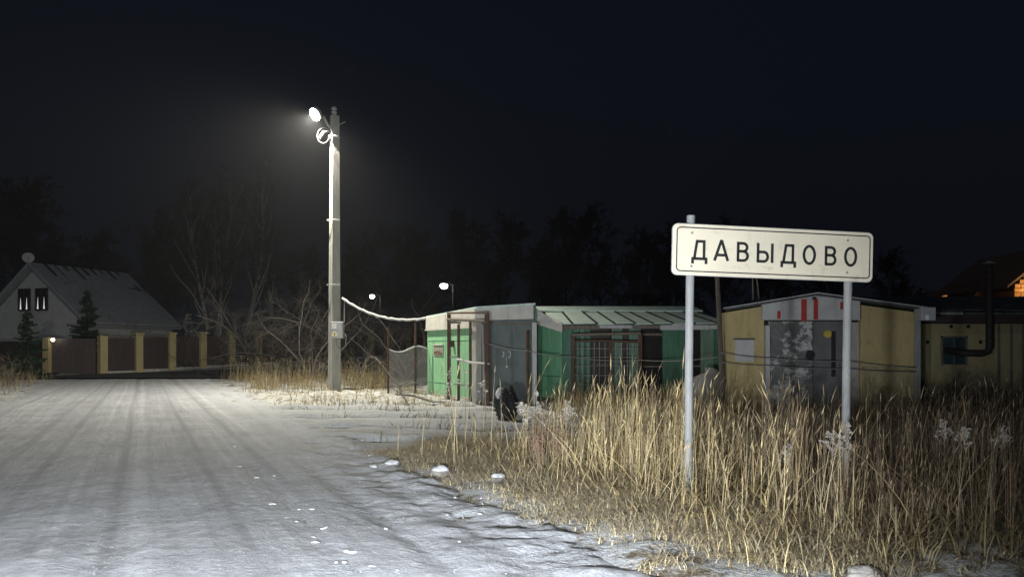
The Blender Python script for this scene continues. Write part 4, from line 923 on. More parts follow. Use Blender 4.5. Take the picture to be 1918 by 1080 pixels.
for u in (-0.68, 0.95):
    cW = H0 + hr*0.3 + hg*u; z0, z1 = CAMZ+(648-580)*50/F, CAMZ+(648-541)*50/F
    def hb(name, m, u0, u1, za, zb_, d0, d1, par):
        k = MB(); k.prism([(u0,za),(u1,za),(u1,zb_),(u0,zb_)], hg, Vector((0,0,1)), hr*-1, cW - hr*d0, d1-d0); return k.build(name, m, par)
    wn = hb('window', M['glass'], -0.52, 0.52, z0, z1, 0.002, 0.03, ho)
    for a, b_, c, d in ((-0.58,-0.52,z0-0.05,z1+0.06),(0.52,0.58,z0-0.05,z1+0.06),(-0.52,0.52,z1,z1+0.06),(-0.52,0.52,z0-0.05,z0),(-0.03,0.03,z0,z1)):
        hb('window_frame', M['brown'], a, b_, c, d, 0.003, 0.07, wn)
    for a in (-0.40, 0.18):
        k = MB(); k.prism([(a-0.02,z0+0.06),(a+0.11,z0+0.06),(a+0.08,z0+0.35),(a+0.05,z0+0.85),(a+0.01,z0+0.4)], hg, Vector((0,0,1)), hr*-1, cW-hr*0.031, 0.012); k.build('glow_curtain', M['curtain'], wn)
k = MB(); k.box(-24.5, -20.0, 50.9, 51.0, 2.2, 2.42) if False else None
m_ = MB(); a = H0+hg*(HW-0.1)+up_*(HEV-0.18); m_.prism([(0,0),(HL,0),(HL,0.14),(0,0.14)], hr, Vector((0,0,1)), hg, a, 0.12); m_.build('gutter', M['greywhite'], ho)
dsh = thing('satellite_dish', 'pale round satellite dish on the gable tip of the house', 'antenna', tuple(H0+up_*HAP))
m_ = MB(); dc = W(53,483,49.6); dn = Vector((0.5,-0.8,0.25)).normalized(); du = dn.cross(up_).normalized(); dv = du.cross(dn)
rings = 5; ns = 18
m_.v.append(tuple(dc))
for i in range(1, rings+1):
    r_ = 0.36*i/rings
    for s_ in range(ns): a = 2*math.pi*s_/ns; m_.v.append(tuple(dc+du*r_*math.cos(a)+dv*r_*math.sin(a)+dn*0.5*r_*r_))
for s_ in range(ns): m_.f.append((0,1+s_,1+(s_+1)%ns))
for i in range(rings-1):
    for s_ in range(ns): a=1+i*ns+s_; b_=1+i*ns+(s_+1)%ns; m_.f.append((a,a+ns,b_+ns,b_))
ob = m_.build('dish', M['render'], dsh, smooth=True); sm_ = ob.modifiers.new('thick','SOLIDIFY'); sm_.thickness = 0.02
m_ = MB(); m_.tube([dc, dc-dn*0.15, H0+up_*(HAP+0.1)], 0.03, 6); m_.build('mast', M['galv'], dsh)
m_ = MB(); m_.tube([dc-dv*0.34+dn*0.05, dc+dn*0.35-dv*0.05], 0.012, 5); m_.build('feed_arm', M['galv'], dsh)

# ------------------------------------------------------------------ far lit houses on the right
YH = 60.0
fh = thing('timber_house', 'far timber house with warmly lit gable at the right edge', 'house', (45, 62, 0.9))
gx0, gx1, gap = cx(1899,YH), cx(1899,YH)+6.4, cx(1899,YH)+3.2
zr0, zr1 = 5.55, 9.2
m_ = MB(); m_.box(gx0, gx1, YH+0.15, YH+9, 0.5, zr0+0.3); m_.build('wall', M['log'], fh)
z = zr0 - 1.6; i = 0
while z < zr1-0.2:
    inset = max(0, (z+0.3-6.3)/(zr1-6.3)*3.2)
    if inset < 3.0:
        xa = gx0+inset; 
        cuts_ = [xa] + [q for q in [gx0 + 0.55*(1+(i%2)) + 1.1*j for j in range(6)] if xa+0.2 < q < gx1-inset-0.2] + [gx1-inset]
        for a, c in zip(cuts_[:-1], cuts_[1:]):
            m_ = MB(); m_.box(a+0.02, c-0.02, YH-0.05, YH+0.149, z+0.02, z+0.33); m_.build('timber_block', M['log'], fh, bevel=0.02)
    z += 0.35; i += 1
m_ = MB(); m_.prism([(gx0,zr0+0.3),(gx1,zr0+0.3),(gap,zr1)], Vector((1,0,0)), Vector((0,0,1)), Vector((0,1,0)), Vector((0,YH+0.15,0)), 0.2); m_.build('gable_wall', M['brown'], fh)
for sd in (-1,1):
    e = gap + sd*4.3; P_ = [Vector((gap,YH-0.9,zr1+0.1)), Vector((e,YH-0.9,zr1-3.2)), Vector((e,YH+9.5,zr1-3.2)), Vector((gap,YH+9.5,zr1+0.1))]
    m_ = MB(); m_.hexa([tuple(p) for p in P_]+[tuple(p+Vector((0,0,0.2))) for p in P_]); m_.build('roof', M['pinkroof'], fh)
m_ = MB(); m_.hexa([(cx(1815,YH+3),YH+3,4.4),(cx(1880,YH+3),YH+3,4.4),(cx(1880,YH+3),YH+8,4.6),(cx(1830,YH+3),YH+8,4.6),(cx(1838,YH+3),YH+3,6.9),(cx(1900,YH+3),YH+3,6.4),(cx(1900,YH+3),YH+8,6.6),(cx(1845,YH+3),YH+8,6.9)]); m_.build('side_roof', M['pinkroof'], fh)
def warm(loc, e, c=(1.0,0.62,0.28), r_=0.1):
    l = bpy.data.lights.new('house_lamp','POINT'); l.energy = e; l.color = c; l.shadow_soft_size = r_; o = bpy.data.objects.new('house_lamp', l); o.location = loc; col.objects.link(o)
hl = Vector((cx(1915,YH)+0.1, YH-0.25, 5.9))
m_ = MB(); m_.ball(hl, 0.10, 8, 6); tag(m_.build('wall_lamp', emis('warm_bulb',(1,0.75,0.4),8), smooth=True), 'warm wall lamp on the lit timber gable', 'lamp')
warm(hl+Vector((-0.2,-1.1,0.3)), 130)
sh2 = thing('tiny_gable_house', 'tiny far gable lit orange above the dark shed roof', 'house', (cx(1772,100),100,2))
a = W(1772,543,100); 
m_ = MB(); m_.prism([(-0.9,-6),(0.9,-6),(0.9,-1.4),(0.0,0.0),(-0.9,-1.4)], Vector((1,0,0)), Vector((0,0,1)), Vector((0,1,0)), a, 4); m_.build('wall', M['log'], sh2)
for sd in (-1,1):
    m_ = MB(); P_ = [a+Vector((0,-0.3,0.02)), a+Vector((sd*1.2,-0.3,-1.75)), a+Vector((sd*1.2,4.3,-1.75)), a+Vector((0,4.3,0.02))]; m_.hexa([tuple(p) for p in P_]+[tuple(p+Vector((0,0,0.15))) for p in P_]); m_.build('roof', M['pinkroof'], sh2)
warm(a+Vector((0.1,-1.3,-0.8)), 70, (1.0,0.68,0.36))
# far street lamps
def far_lamp(px, py, Y, s, lab, e):
    c = W(px, py, Y); t = thing('far_street_lamp', lab, 'street lamp', (c.x+0.5, Y, gz(c.x,Y)), 'far street lamps')
    m_ = MB(); m_.tube([(c.x+0.6,Y,gz(c.x,Y)),(c.x+0.6,Y,c.z+0.1)], [0.10,0.07], 8); m_.build('pole', M['blackmetal'], t)
    m_ = MB(); m_.tube([(c.x+0.6,Y,c.z-0.1),(c.x+0.3,Y-0.1,c.z+0.25),(c.x,Y-0.1,c.z+0.2)], 0.03, 6); m_.build('bracket', M['blackmetal'], t)
    m_ = MB(); m_.ball((c.x,Y-0.15,c.z+0.12), (s*1.1,s*1.1,s*0.5), 10, 6); hd_ = m_.build('lamp_head', M['blackmetal'], t, smooth=True)
    m_ = MB(); m_.ball((c.x,Y-0.2,c.z), (s,s,s*0.9), 10, 8); m_.build('lens', emis('far_lens',(0.95,1.0,0.95),14), hd_, smooth=True)
    l = bpy.data.lights.new('far_lamp_light','POINT'); l.energy = e; l.color=(0.93,1,0.95); l.shadow_soft_size=0.3; o = bpy.data.objects.new('far_lamp_light', l); o.location=(c.x,Y-0.7,c.z-0.2); col.objects.link(o)
far_lamp(832, 535, 50, 0.26, 'larger far street lamp glowing above the corner garage', 40)
far_lamp(698, 555, 57, 0.20, 'smaller far street lamp glowing among bare branches', 25)

# ------------------------------------------------------------------ trees
def grow(mbt, mbc, p, d, ln_, r_, lvl, rr, P):
    """recursive bare branch; thick levels go to mbt (trunk), fine ones to mbc (crown)"""
    n = P['seg'][lvl]; pts = [p.copy()]; rad = [r_]; q = p.copy(); dd = d.copy()
    for i in range(n):
        dd = (dd + Vector((rr.gauss(0,1), rr.gauss(0,1), rr.gauss(0,0.6)))*P['wob'][lvl] + Vector((0,0,P['grav'][lvl]))).normalized()
        q = q + dd*ln_/n; pts.append(q.copy()); rad.append(max(P.get('minr',0.0), r_*(1-(i+1)/n*P['tap'][lvl])))
    (mbt if lvl <= P['tl'] else mbc).tube(pts, rad, P['sd'][lvl], cap=False)
    if lvl+1 >= len(P['seg']): return
    k = P['kids'][lvl]
    for j in range(k):
        t = P['st'][lvl] + (0.98-P['st'][lvl])*(j+rr.random()*0.8)/k; f = t*n; i = min(n-1, int(f)); pp = pts[i].lerp(pts[i+1], f-i)
        ax = (pts[i+1]-pts[i]).normalized(); az = rr.uniform(0, 2*math.pi); s = ax.cross(Vector((math.cos(az),math.sin(az),0.3)))
        if s.length < 1e-3: continue
        s.normalize(); an = R(rr.uniform(*P['ang'][lvl])); nd = (ax*math.cos(an)+s*math.sin(an)).normalized()
        grow(mbt, mbc, pp, nd, ln_*P['len'][lvl]*rr.uniform(0.6,1.1)*(1.15-0.6*t if lvl == 0 else 1), rad[i]*P['rk'][lvl], lvl+1, rr, P)
def tree_proto(name, seed, hgt, P, tm, cm, r0, stems=1, lean=0.0):
    rr = random.Random(seed); t, c = MB(), MB()
    for s in range(stems):
        a = rr.uniform(0,6.28); ln0 = lean if stems > 1 else lean*0.3
        grow(t, c, Vector((0.15*math.cos(a)*(stems>1), 0.15*math.sin(a)*(stems>1), -0.1)), Vector((math.cos(a)*ln0, math.sin(a)*ln0, 1)).normalized(), hgt*rr.uniform(0.8,1.0), r0*rr.uniform(0.7,1), 0, rr, P)
    root = bpy.data.objects.new(name, None); col.objects.link(root)
    t.build('trunk', tm, root, smooth=True); c.build('crown', cm, root)
    return root
PT = dict(seg=[9,6,4,3,2], wob=[0.07,0.16,0.22,0.25,0.3], grav=[0.04,0.06,0.05,0.02,-0.02], tap=[0.85,0.8,0.75,0.7,0.6], tl=1, sd=[8,5,3,3,3], kids=[19,8,7,4], st=[0.22,0.2,0.2,0.15], ang=[(30,60),(25,55),(25,60),(25,65)], len=[0.40,0.5,0.5,0.55], rk=[0.45,0.5,0.55,0.6], minr=0.028)
PB = dict(PT, minr=0.012, kids=[20,7,6,4], ang=[(18,42),(20,45),(30,60),(30,70)], grav=[0.05,0.10,0.0,-0.08,-0.12], wob=[0.05,0.12,0.2,0.25,0.3], len=[0.34,0.5,0.5,0.6])
PW = dict(seg=[9,6,4,3], wob=[0.22,0.28,0.3,0.3], grav=[-0.02,0.0,-0.03,-0.03], tap=[0.8,0.8,0.75,0.6], tl=0, sd=[6,4,3,3], kids=[9,7,5], st=[0.2,0.15,0.15], ang=[(25,60),(25,60),(25,65)], len=[0.5,0.5,0.5], rk=[0.5,0.5,0.55])
protos = {
 'bare': [tree_proto('bare_tree', 11, 12.0, PT, M['twig'], M['twig'], 0.17), tree_proto('bare_tree', 23, 12.0, PT, M['twig'], M['twig'], 0.19), tree_proto('bare_tree', 31, 12.0, dict(PT, kids=[22,8,7,4]), M['twig'], M['twig'], 0.18)],
 'birch': [tree_proto('birch_tree', 5, 12.0, PB, M['birch'], M['twig'], 0.20), tree_proto('birch_tree', 8, 12.0, PB, M['birch'], M['twig'], 0.18, 3, 0.16)],
 'willow': [tree_proto('willow_tree', 41, 6.0, dict(PW, seg=[9,6,5,3,2], wob=[0.22,0.28,0.3,0.3,0.35], grav=[-0.02,0.0,-0.03,-0.03,0], tap=[0.8,0.8,0.75,0.6,0.5], sd=[6,4,3,3,3], kids=[11,8,5,4], st=[0.2,0.15,0.15,0.1], ang=[(25,60),(25,60),(25,65),(25,65)], len=[0.5,0.5,0.5,0.55], rk=[0.5,0.5,0.55,0.6]), M['willowtwig'], M['willowtwig'], 0.11, 5, 0.75), tree_proto('willow_tree', 47, 6.0, PW, M['paletwig'], M['willowtwig'], 0.07, 7, 0.6)],
 'shrub': [tree_proto('bare_shrub', 53, 2.4, dict(PW, kids=[8,6,4]), M['willowtwig'], M['willowtwig'], 0.022, 12, 0.7), tree_proto('bare_shrub', 59, 2.4, PW, M['paletwig'], M['paletwig'], 0.03, 6, 0.5)],
}
base_h = {'bare':12.6,'birch':12.6,'willow':5.6,'shrub':2.3}
usedp = set()
def plant(kind, pi, px, topy, Y, rot, label, cat, group, wide=1.0):
    src = protos[kind][pi]; key = (kind, pi)
    o = src if key not in usedp else copy_tree(src); usedp.add(key)
    x = (px-959)*Y/F; z0 = gz(x, Y); hgt = CAMZ + (648-topy)*Y/F - z0; s = hgt/base_h[kind]
    o.location = (x, Y, z0); o.rotation_euler = (0,0,rot); o.scale = (s*wide, s*wide, s); tag(o, label, cat, group)
TL = 'bare trees of the dark treeline'
for args in [
 ('bare',0,10,330,68,0.3,'tall bare tree at the far left edge behind the house','tree',TL),
 ('bare',1,95,345,72,1.9,'bare tree rising behind the house gable','tree',TL),
 ('bare',2,190,400,70,4.0,'bare tree behind the snow-dusted house roof','tree',TL),
 ('bare',0,285,385,60,2.2,'bare tree just right of the house ridge','tree',TL),
 ('birch',1,404,330,50,0.6,'forked pale birch with several stems right of the house','tree','birches behind the fence'),
 ('birch',0,462,300,52,2.1,'tallest slender birch between the house and the lamp post','tree','birches behind the fence'),
 ('birch',0,520,345,56,4.4,'thin birch just left of the lamp post','tree','birches behind the fence'),
 ('bare',1,345,400,58,5.1,'dark bare tree left of the forked birch','tree',TL),
 ('bare',2,570,430,62,3.2,'bare tree close on the left of the lamp post','tree',TL),
 ('bare',0,650,445,64,1.0,'low bare tree close on the right of the lamp post','tree',TL),
 ('bare',1,725,430,60,2.8,'bare tree above the small far street lamp','tree',TL),
 ('bare',2,790,395,62,5.5,'dark rounded bare tree left of the larger far lamp','tree',TL),
 ('bare',0,860,392,66,0.1,'bare tree above the larger far lamp','tree',TL),
 ('bare',1,935,412,68,3.9,'bare tree above the corner garage roof','tree',TL),
 ('bare',2,1000,425,64,2.0,'bare tree in the treeline dip above the white post','tree',TL),
 ('bare',0,1068,385,66,4.9,'tall bare tree above the brown garage door','tree',TL),
 ('bare',1,1130,392,70,1.4,'bare tree above the rusty gate frame right end','tree',TL),
 ('bare',2,1195,402,66,0.7,'bare tree above the long green garage roof','tree',TL),
 ('bare',0,1262,410,68,3.3,'bare tree behind the left end of the town sign','tree',TL),
 ('bare',1,1345,420,72,4.2,'bare tree hidden behind the middle of the town sign','tree',TL),
 ('bare',2,1440,430,72,2.5,'bare tree seen under the right half of the town sign','tree',TL),
 ('bare',0,1560,445,76,5.8,'bare tree behind the right end of the town sign','tree',TL),
 ('bare',1,1690,470,80,0.9,'low bare tree just right of the town sign','tree',TL),
]: plant(*args)
plant('willow',0,512,470,35,0.8,'large spreading willow arching at the right end of the brick fence','tree','willows', 0.95)
plant('willow',1,585,480,31,2.2,'thin pale willow left of the lamp post foot','tree','willows', 0.7)
plant('willow',0,690,450,34,3.9,'spreading willow behind the lamp post and yellow pillars','tree','willows', 1.1)
plant('willow',1,760,520,33,5.0,'small willow behind the chain-link fence','tree','willows', 1.0)
SG = 'bare shrubs'
plant('shrub',0,500,655,31,0.4,'tangled shrub at the right end of the brick fence','shrub',SG,1.3)
plant('shrub',0,540,640,28,2.4,'tangled shrub in the dry grass left of the lamp post','shrub',SG,1.2)
plant('shrub',1,670,640,27,1.4,'twiggy shrub right of the meter box','shrub',SG,1.1)
plant('shrub',0,1760,660,15.6,1.2,'dark bramble under the shed window','shrub',SG,1.2)
plant('shrub',0,1840,668,15.2,3.3,'dark bramble under the stove pipe elbow','shrub',SG,1.2)
plant('shrub',0,1905,672,14.6,5.0,'dark bramble at the right edge of the shed','shrub',SG,1.2)
plant('shrub',0,1660,695,14.2,0.2,'low dark bramble under the right ochre wall','shrub',SG,1.2)
plant('shrub',1,228,585,44,2.0,'bare twiggy bush in front of the house roof','shrub',SG,0.9)
plant('shrub',1,20,650,26,0.5,'twiggy bush on the left road verge','shrub',SG,1.2)

def spruce(px, topy, Y, seed, label, frosty=False, wid=0.32):
    rr = random.Random(seed); x = (px-959)*Y/F; z0 = gz(x,Y); hgt = CAMZ+(648-topy)*Y/F - z0
    t = thing('spruce_tree', label, 'tree', (x,Y,z0), 'spruces by the house')
    m_ = MB(); m_.tube([(x,Y,z0-0.1),(x,Y,z0+hgt)], [0.03*hgt,0.004], 7); m_.build('trunk', M['twig'], t)
    c = MB(); nb = int(22*hgt)
    cc = lambda: ((0.30,0.32,0.31) if frosty and rr.random()<0.6 else (0.022*rr.uniform(.6,1.5),0.042*rr.uniform(.6,1.5),0.026*rr.uniform(.6,1.4)))
    for i in range(nb):
        f = (i+rr.random())/nb; zz = z0 + hgt*(0.06+0.93*f); L_ = hgt*wid*(1-f)**0.85*rr.uniform(0.65,1.1)+0.06; a = rr.uniform(0,6.28)
        d = Vector((math.cos(a),math.sin(a),0.15-0.30*(1-f))); s = Vector((-math.sin(a),math.cos(a),0)); o_ = Vector((x,Y,zz))
        nseg = max(4, int(L_/0.10))
        for k in range(nseg):
            q = (k+0.4)/nseg; p = o_ + d*L_*q + Vector((0,0,0.10*L_*q*q)); ll = (0.34*L_*(1-q)+0.09)*rr.uniform(0.7,1.2); ck = cc()
            for sd in (-1,1):
                e = p + s*sd*ll*0.8 + d*ll*0.6 + Vector((0,0,-0.25*ll)); wv = d*0.035+Vector((0,0,0.02))
                c.quad(p-wv, p+wv, e+Vector((0,0,0.02)), e-Vector((0,0,0.05)), c=ck)
    c.build('crown', M['needles'], t); return t
spruce(163, 543, 41.5, 1, 'taller dark spruce in front of the house roof', wid=0.36)
spruce(52, 580, 35.5, 2, 'small dark spruce in front of the left fence', wid=0.36)
spruce(353, 585, 45.0, 3, 'pale frosted spruce at the right end of the house roof', True, 0.30)
spruce(395, 600, 47.0, 4, 'dark little spruce behind the fence right of the frosted one', wid=0.4)

# ------------------------------------------------------------------ dry grass
def mk_grass():
    return MB()
GC = [(0.62,0.50,0.26),(0.55,0.44,0.22),(0.68,0.57,0.33),(0.45,0.34,0.18),(0.56,0.48,0.30),(0.31,0.24,0.14),(0.24,0.18,0.12)]
def gcol(rr, k=1.0):
    c = rr.choice(GC); s = rr.uniform(0.85,1.25)*k; return (c[0]*s, c[1]*s, c[2]*s)
def blade(mb, x, y, z, h, wd, lean, az, c, n=4, droop=0.0, faz=None):
    d = Vector((math.cos(az), math.sin(az), 0)); fa = az+1.57 if faz is None else faz; s = Vector((math.cos(fa), math.sin(fa), 0)); b0 = len(mb.v)
    for i in range(n+1):
        t = i/n; wv = wd*(1-t**2.2*0.92); hz = h*(t - droop*t*t*t)
        p = Vector((x,y,z+hz)) + d*h*lean*(t**1.6)
        mb.v.append(tuple(p-s*wv/2)); mb.v.append(tuple(p+s*wv/2)); mb.c += [c, c]
    for i in range(n): a = b0+2*i; mb.f.append((a,a+1,a+3,a+2))
def stalk(mb, x, y, z, h, rr, c, wmul=1.0):
    lean = abs(rr.gauss(0,0.16)); az = rr.uniform(0,6.28) if rr.random() < 0.5 else rr.gauss(0.0,0.7)
    wd = rr.uniform(0.003,0.006)*wmul; fz = rr.uniform(-0.6,0.6); d = Vector((math.cos(az),math.sin(az),0))
    blade(mb, x, y, z, h, wd, lean, az, c, 4, 0.0, fz)
    top = Vector((x,y,z+h)) + d*h*lean
    # narrow seed spike
    sl_ = rr.uniform(0.09,0.2)*min(1.2,h); sw = rr.uniform(0.004,0.010)*wmul; up = (Vector((0,0,1))+d*lean*1.8+d*rr.uniform(0,0.3)).normalized(); b0 = top - up*0.05; kc = rr.uniform(0.85,1.2); c2 = tuple(q*kc for q in c)
    for k in range(2):
        fa = fz + k*1.57; s = Vector((math.cos(fa),math.sin(fa),0))
        mb.quad(b0, b0+up*sl_*0.35+s*sw/2, b0+up*sl_, b0+up*sl_*0.35-s*sw/2, c=c2)
    for k in range(rr.choice((0,1,1,2))):
        t = rr.uniform(0.15,0.7); p = Vector((x,y,z+h*t)) + d*h*lean*(t**1.6)
        blade(mb, p.x, p.y, p.z, rr.uniform(0.12,0.32), rr.uniform(0.005,0.010)*wmul, rr.uniform(0.4,1.1), rr.uniform(0,6.28), tuple(q*0.85 for q in c), 3, rr.uniform(0.2,0.9))
def intrack(x, y): return track(x, y) > 0.25
gr = random.Random(99)
tall, mid_, mat_ = MB(), MB(), MB()
n = 0
while n < 3700:        # tall standing reed grass
    y = gr.uniform(5.0, 14.6); x = gr.uniform(-0.6, 0.78*y+0.6)
    d = x - xr(y)
    if d < 0.75 or intrack(x, y) or x > 12: continue
    if y > 9.8 and x < 1.0: continue
    if 4.1 < x < 8.3 and y > 14.5: continue
    dens = sstep(0.85, 1.7, d) * (0.42 + 0.9*max(0, fbm(x*0.9, y*0.9, 21)+0.25))
    core = math.exp(-((x-1.25)/0.75)**2 - ((y-7.9)/1.3)**2); dens = min(1, dens*0.62*(0.35+1.5*max(0,fbm(x*2.3,y*2.3,17)+0.25)) + core*0.9*sstep(0.8,1.3,d))
    if y > 11: dens *= 0.6
    if x < 0.25: dens *= 0.35
    if gr.random() > dens: continue
    hh = gr.uniform(0.55,1.08) * (0.62+0.38*sstep(0.8,1.9,d)) * (1.0+0.14*core)
    cap = CAMZ - gr.uniform(72,150)*y/F if core < 0.3 else CAMZ - gr.uniform(58,120)*y/F
    hh = max(0.25, min(hh, cap)) * min(1.12, 0.80 + 0.75*max(-0.3, fbm(x*1.7, y*1.7, 71)))
    if x > 2.4 and y < 6.6: hh *= 0.75
    tone = 0.45 + 0.55*(1-sstep(1.7, 3.4, x - 0.12*(y-7)))  # browner tint to the right, with the beam's falloff put into the colour too
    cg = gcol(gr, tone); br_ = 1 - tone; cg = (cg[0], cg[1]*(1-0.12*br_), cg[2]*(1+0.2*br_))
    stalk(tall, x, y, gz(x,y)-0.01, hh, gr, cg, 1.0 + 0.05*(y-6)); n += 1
    if n % 22 == 0:      # broken stalks leaning across the others
        az_ = gr.choice((0.2, 2.9)) + gr.gauss(0,0.5); blade(tall, x, y, gz(x,y), gr.uniform(0.45,0.8), 0.007, gr.uniform(0.5,1.2), az_, tuple(min(1,q*1.15) for q in cg), 5, gr.uniform(0,0.3), gr.uniform(-.5,.5))
for (px, py, ty) in ((850,880,705),(858,872,690),(832,868,735),(920,862,700),(968,868,690),(1000,880,720),(880,842,760),(790,866,790),(940,850,730),(905,838,770),(1035,870,700),(745,858,800),(870,860,700),(985,880,716)):
    Y = 1960/(py-648); x = (px-959)*Y/F; stalk(tall, x, Y, gz(x,Y), (py-ty)*Y/F, gr, (0.55,0.46,0.27), 1.3)
stuff(tall.build('tall_dry_grass', M['grass']), 'tall straw-coloured dry grass standing around the town sign', 'grass')
n = 0
while n < 14000:        # shorter tangled grass under and in front of the stalks
    y = gr.uniform(4.4, 14.6) if gr.random() < 0.6 else gr.uniform(4.6,9.5); x = gr.uniform(-2.4, 0.78*y+0.6); d = x - xr(y)
    if intrack(x, y) or d < -0.1: continue
    if y > 10.3 and x < 1.2: continue
    cl_ = fbm(x*1.6, y*1.6, 44); dens = sstep(-0.1,0.9,d + cl_*0.5)*(0.45+0.9*max(0,cl_+0.3))
    if gr.random() > dens: continue
    h_ = gr.uniform(0.10,0.42)*(0.40+0.85*sstep(0.1,1.3,d)); k_ = gr.uniform(0.5,0.95)
    blade(mid_, x, y, gz(x,y)-0.01, h_, gr.uniform(0.005,0.010), gr.uniform(0.3,1.5), gr.uniform(0,6.28), gcol(gr,(k_+0.3*(1-sstep(1.0,2.2,x)))*(0.5+0.5*(1-sstep(1.7,3.4,x)))), 4, gr.uniform(0.1,0.75)); n += 1  # blade colour brighter left, darker right, standing in for the headlight beam
n = 0
while n < 15000:       # pale curled tangle spilling over the road edge
    y = gr.uniform(4.5, 10.2); d = gr.uniform(-0.25, 1.5); x = xr(y) + d
    if intrack(x, y): continue
    cl_ = fbm(x*1.3, y*1.3, 91) + 0.5*fbm(x*4, y*4, 92)
    if gr.random() > sstep(-0.35, 0.55, cl_ + 0.60*d - 0.02): continue
    h_ = gr.uniform(0.06,0.26)*(0.6+0.5*sstep(0,1,d))
    blade(mid_, x, y, gz(x,y)-0.005, h_, gr.uniform(0.005,0.009), gr.uniform(0.5,2.2), gr.uniform(0,6.28), (lambda c_: (c_[0]*0.62+0.19, c_[1]*0.62+0.175, c_[2]*0.62+0.145))(gcol(gr, gr.uniform(0.7,1.1))), 5, gr.uniform(0.3,0.95)); n += 1
n = 0
while n < 6000:        # litter: flattened blades
    y = gr.uniform(4.3, 11); x = gr.uniform(-2.2, 0.75*y+0.4); d = x - xr(y)
    if intrack(x,y) or d < -0.25 or gr.random() > sstep(-0.3,0.8,d+0.5*fbm(x*2,y*2,61)): continue
    az = gr.uniform(0,6.28); l_ = gr.uniform(0.10,0.35); z0 = gz(x,y)+gr.uniform(0.004,0.06)
    blade(mat_, x, y, z0, 0.05, gr.uniform(0.005,0.009), l_/0.05, az, gcol(gr,0.9), 3, 0.9); n += 1
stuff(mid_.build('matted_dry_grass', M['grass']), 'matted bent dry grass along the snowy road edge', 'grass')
stuff(mat_.build('grass_litter', M['grass']), 'flattened straw litter on the ground under the tall grass', 'grass')
def patch(name, label, cnt, samp, hr_, seed, wm=2.2, dark=1.0):
    rr = random.Random(seed); mb = MB(); n = 0; tries = 0
    while n < cnt and tries < cnt*30:
        tries += 1; r = samp(rr)
        if r is None: continue
        x, y = r; h_ = rr.uniform(*hr_)
        if rr.random() < 0.35: stalk(mb, x, y, gz(x,y)-0.01, h_*1.5, rr, gcol(rr,dark), wm)
        else: blade(mb, x, y, gz(x,y)-0.01, h_, rr.uniform(0.006,0.011)*wm, rr.uniform(0.1,0.8), rr.uniform(0,6.28), gcol(rr,dark), 3, rr.uniform(0,0.6))
        n += 1
    stuff(mb.build(name, M['grass']), label, 'grass')
def s_pole(rr):
    Y = rr.uniform(22.2, 31); x = rr.uniform(-14, -3.0); px = 959+x*F/Y
    if x - xr(Y) < 0.55+0.3*fbm(x,Y,3) or px > 728+rr.uniform(0,10): return None
    if rr.random() > 0.12+1.3*max(0,fbm(x*0.8,Y*0.8,8)+0.15): return None
    return x, Y
patch('verge_dry_grass', 'tawny dry grass behind and beside the lamp post foot', 2600, s_pole, (0.12,0.62), 3, 1.4, 0.6)
def s_bank(rr):
    px = rr.uniform(430, 850); py = rr.uniform(728, 762); Y = 1960/(py-648); x = (px-959)*Y/F
    if x - xr(Y) < 0.15 or rr.random() > 0.1+1.4*max(0,fbm(x*1.6,Y*1.6,33)): return None
    return x, Y
patch('bank_grass', 'short straw tufts poking through the snow bank below the lamp post', 1300, s_bank, (0.05,0.22), 8, 1.5, 0.8)
def s_left(rr):
    Y = rr.uniform(15, 31); x = xl(Y) - rr.uniform(0.1, 7)
    if rr.random() > 0.4+1.2*max(0,fbm(x*0.7,Y*0.7,18)+0.2): return None
    return x, Y
patch('left_verge_grass', 'dark tawny dry grass on the left road verge', 2200, s_left, (0.15,0.65), 4, 1.4, 0.62)
def s_front(rr):
    Y = rr.uniform(13.0, 18.3); x = rr.uniform(0.9, 14)
    if (4.0 < x < 8.4 and Y > 14.4) or Y > 16.3 and x > 8.2: return None
    return x, Y
patch('garage_front_grass', 'darker dry grass in front of the garages', 3200, s_front, (0.15,0.42), 5, 1.5, 0.8)
def s_track(rr):
    x = rr.uniform(-6.5, 1.0); Y = rr.uniform(10.0, 19)
    if x - xr(Y) < 0.3: return None
    r = abs(((Y + 0.10*x + 0.5*fbm(x*0.35, Y*0.35, 13.0)) % 1.7) - 0.85)
    if r > 0.12+0.1*fbm(x,Y,2) or rr.random() > 0.3+fbm(x*0.6,Y*0.6,77): return None
    return x, Y
patch('track_grass', 'sparse grey grass lines across the snowy side track', 1700, s_track, (0.03,0.08), 6, 1.4, 0.45)

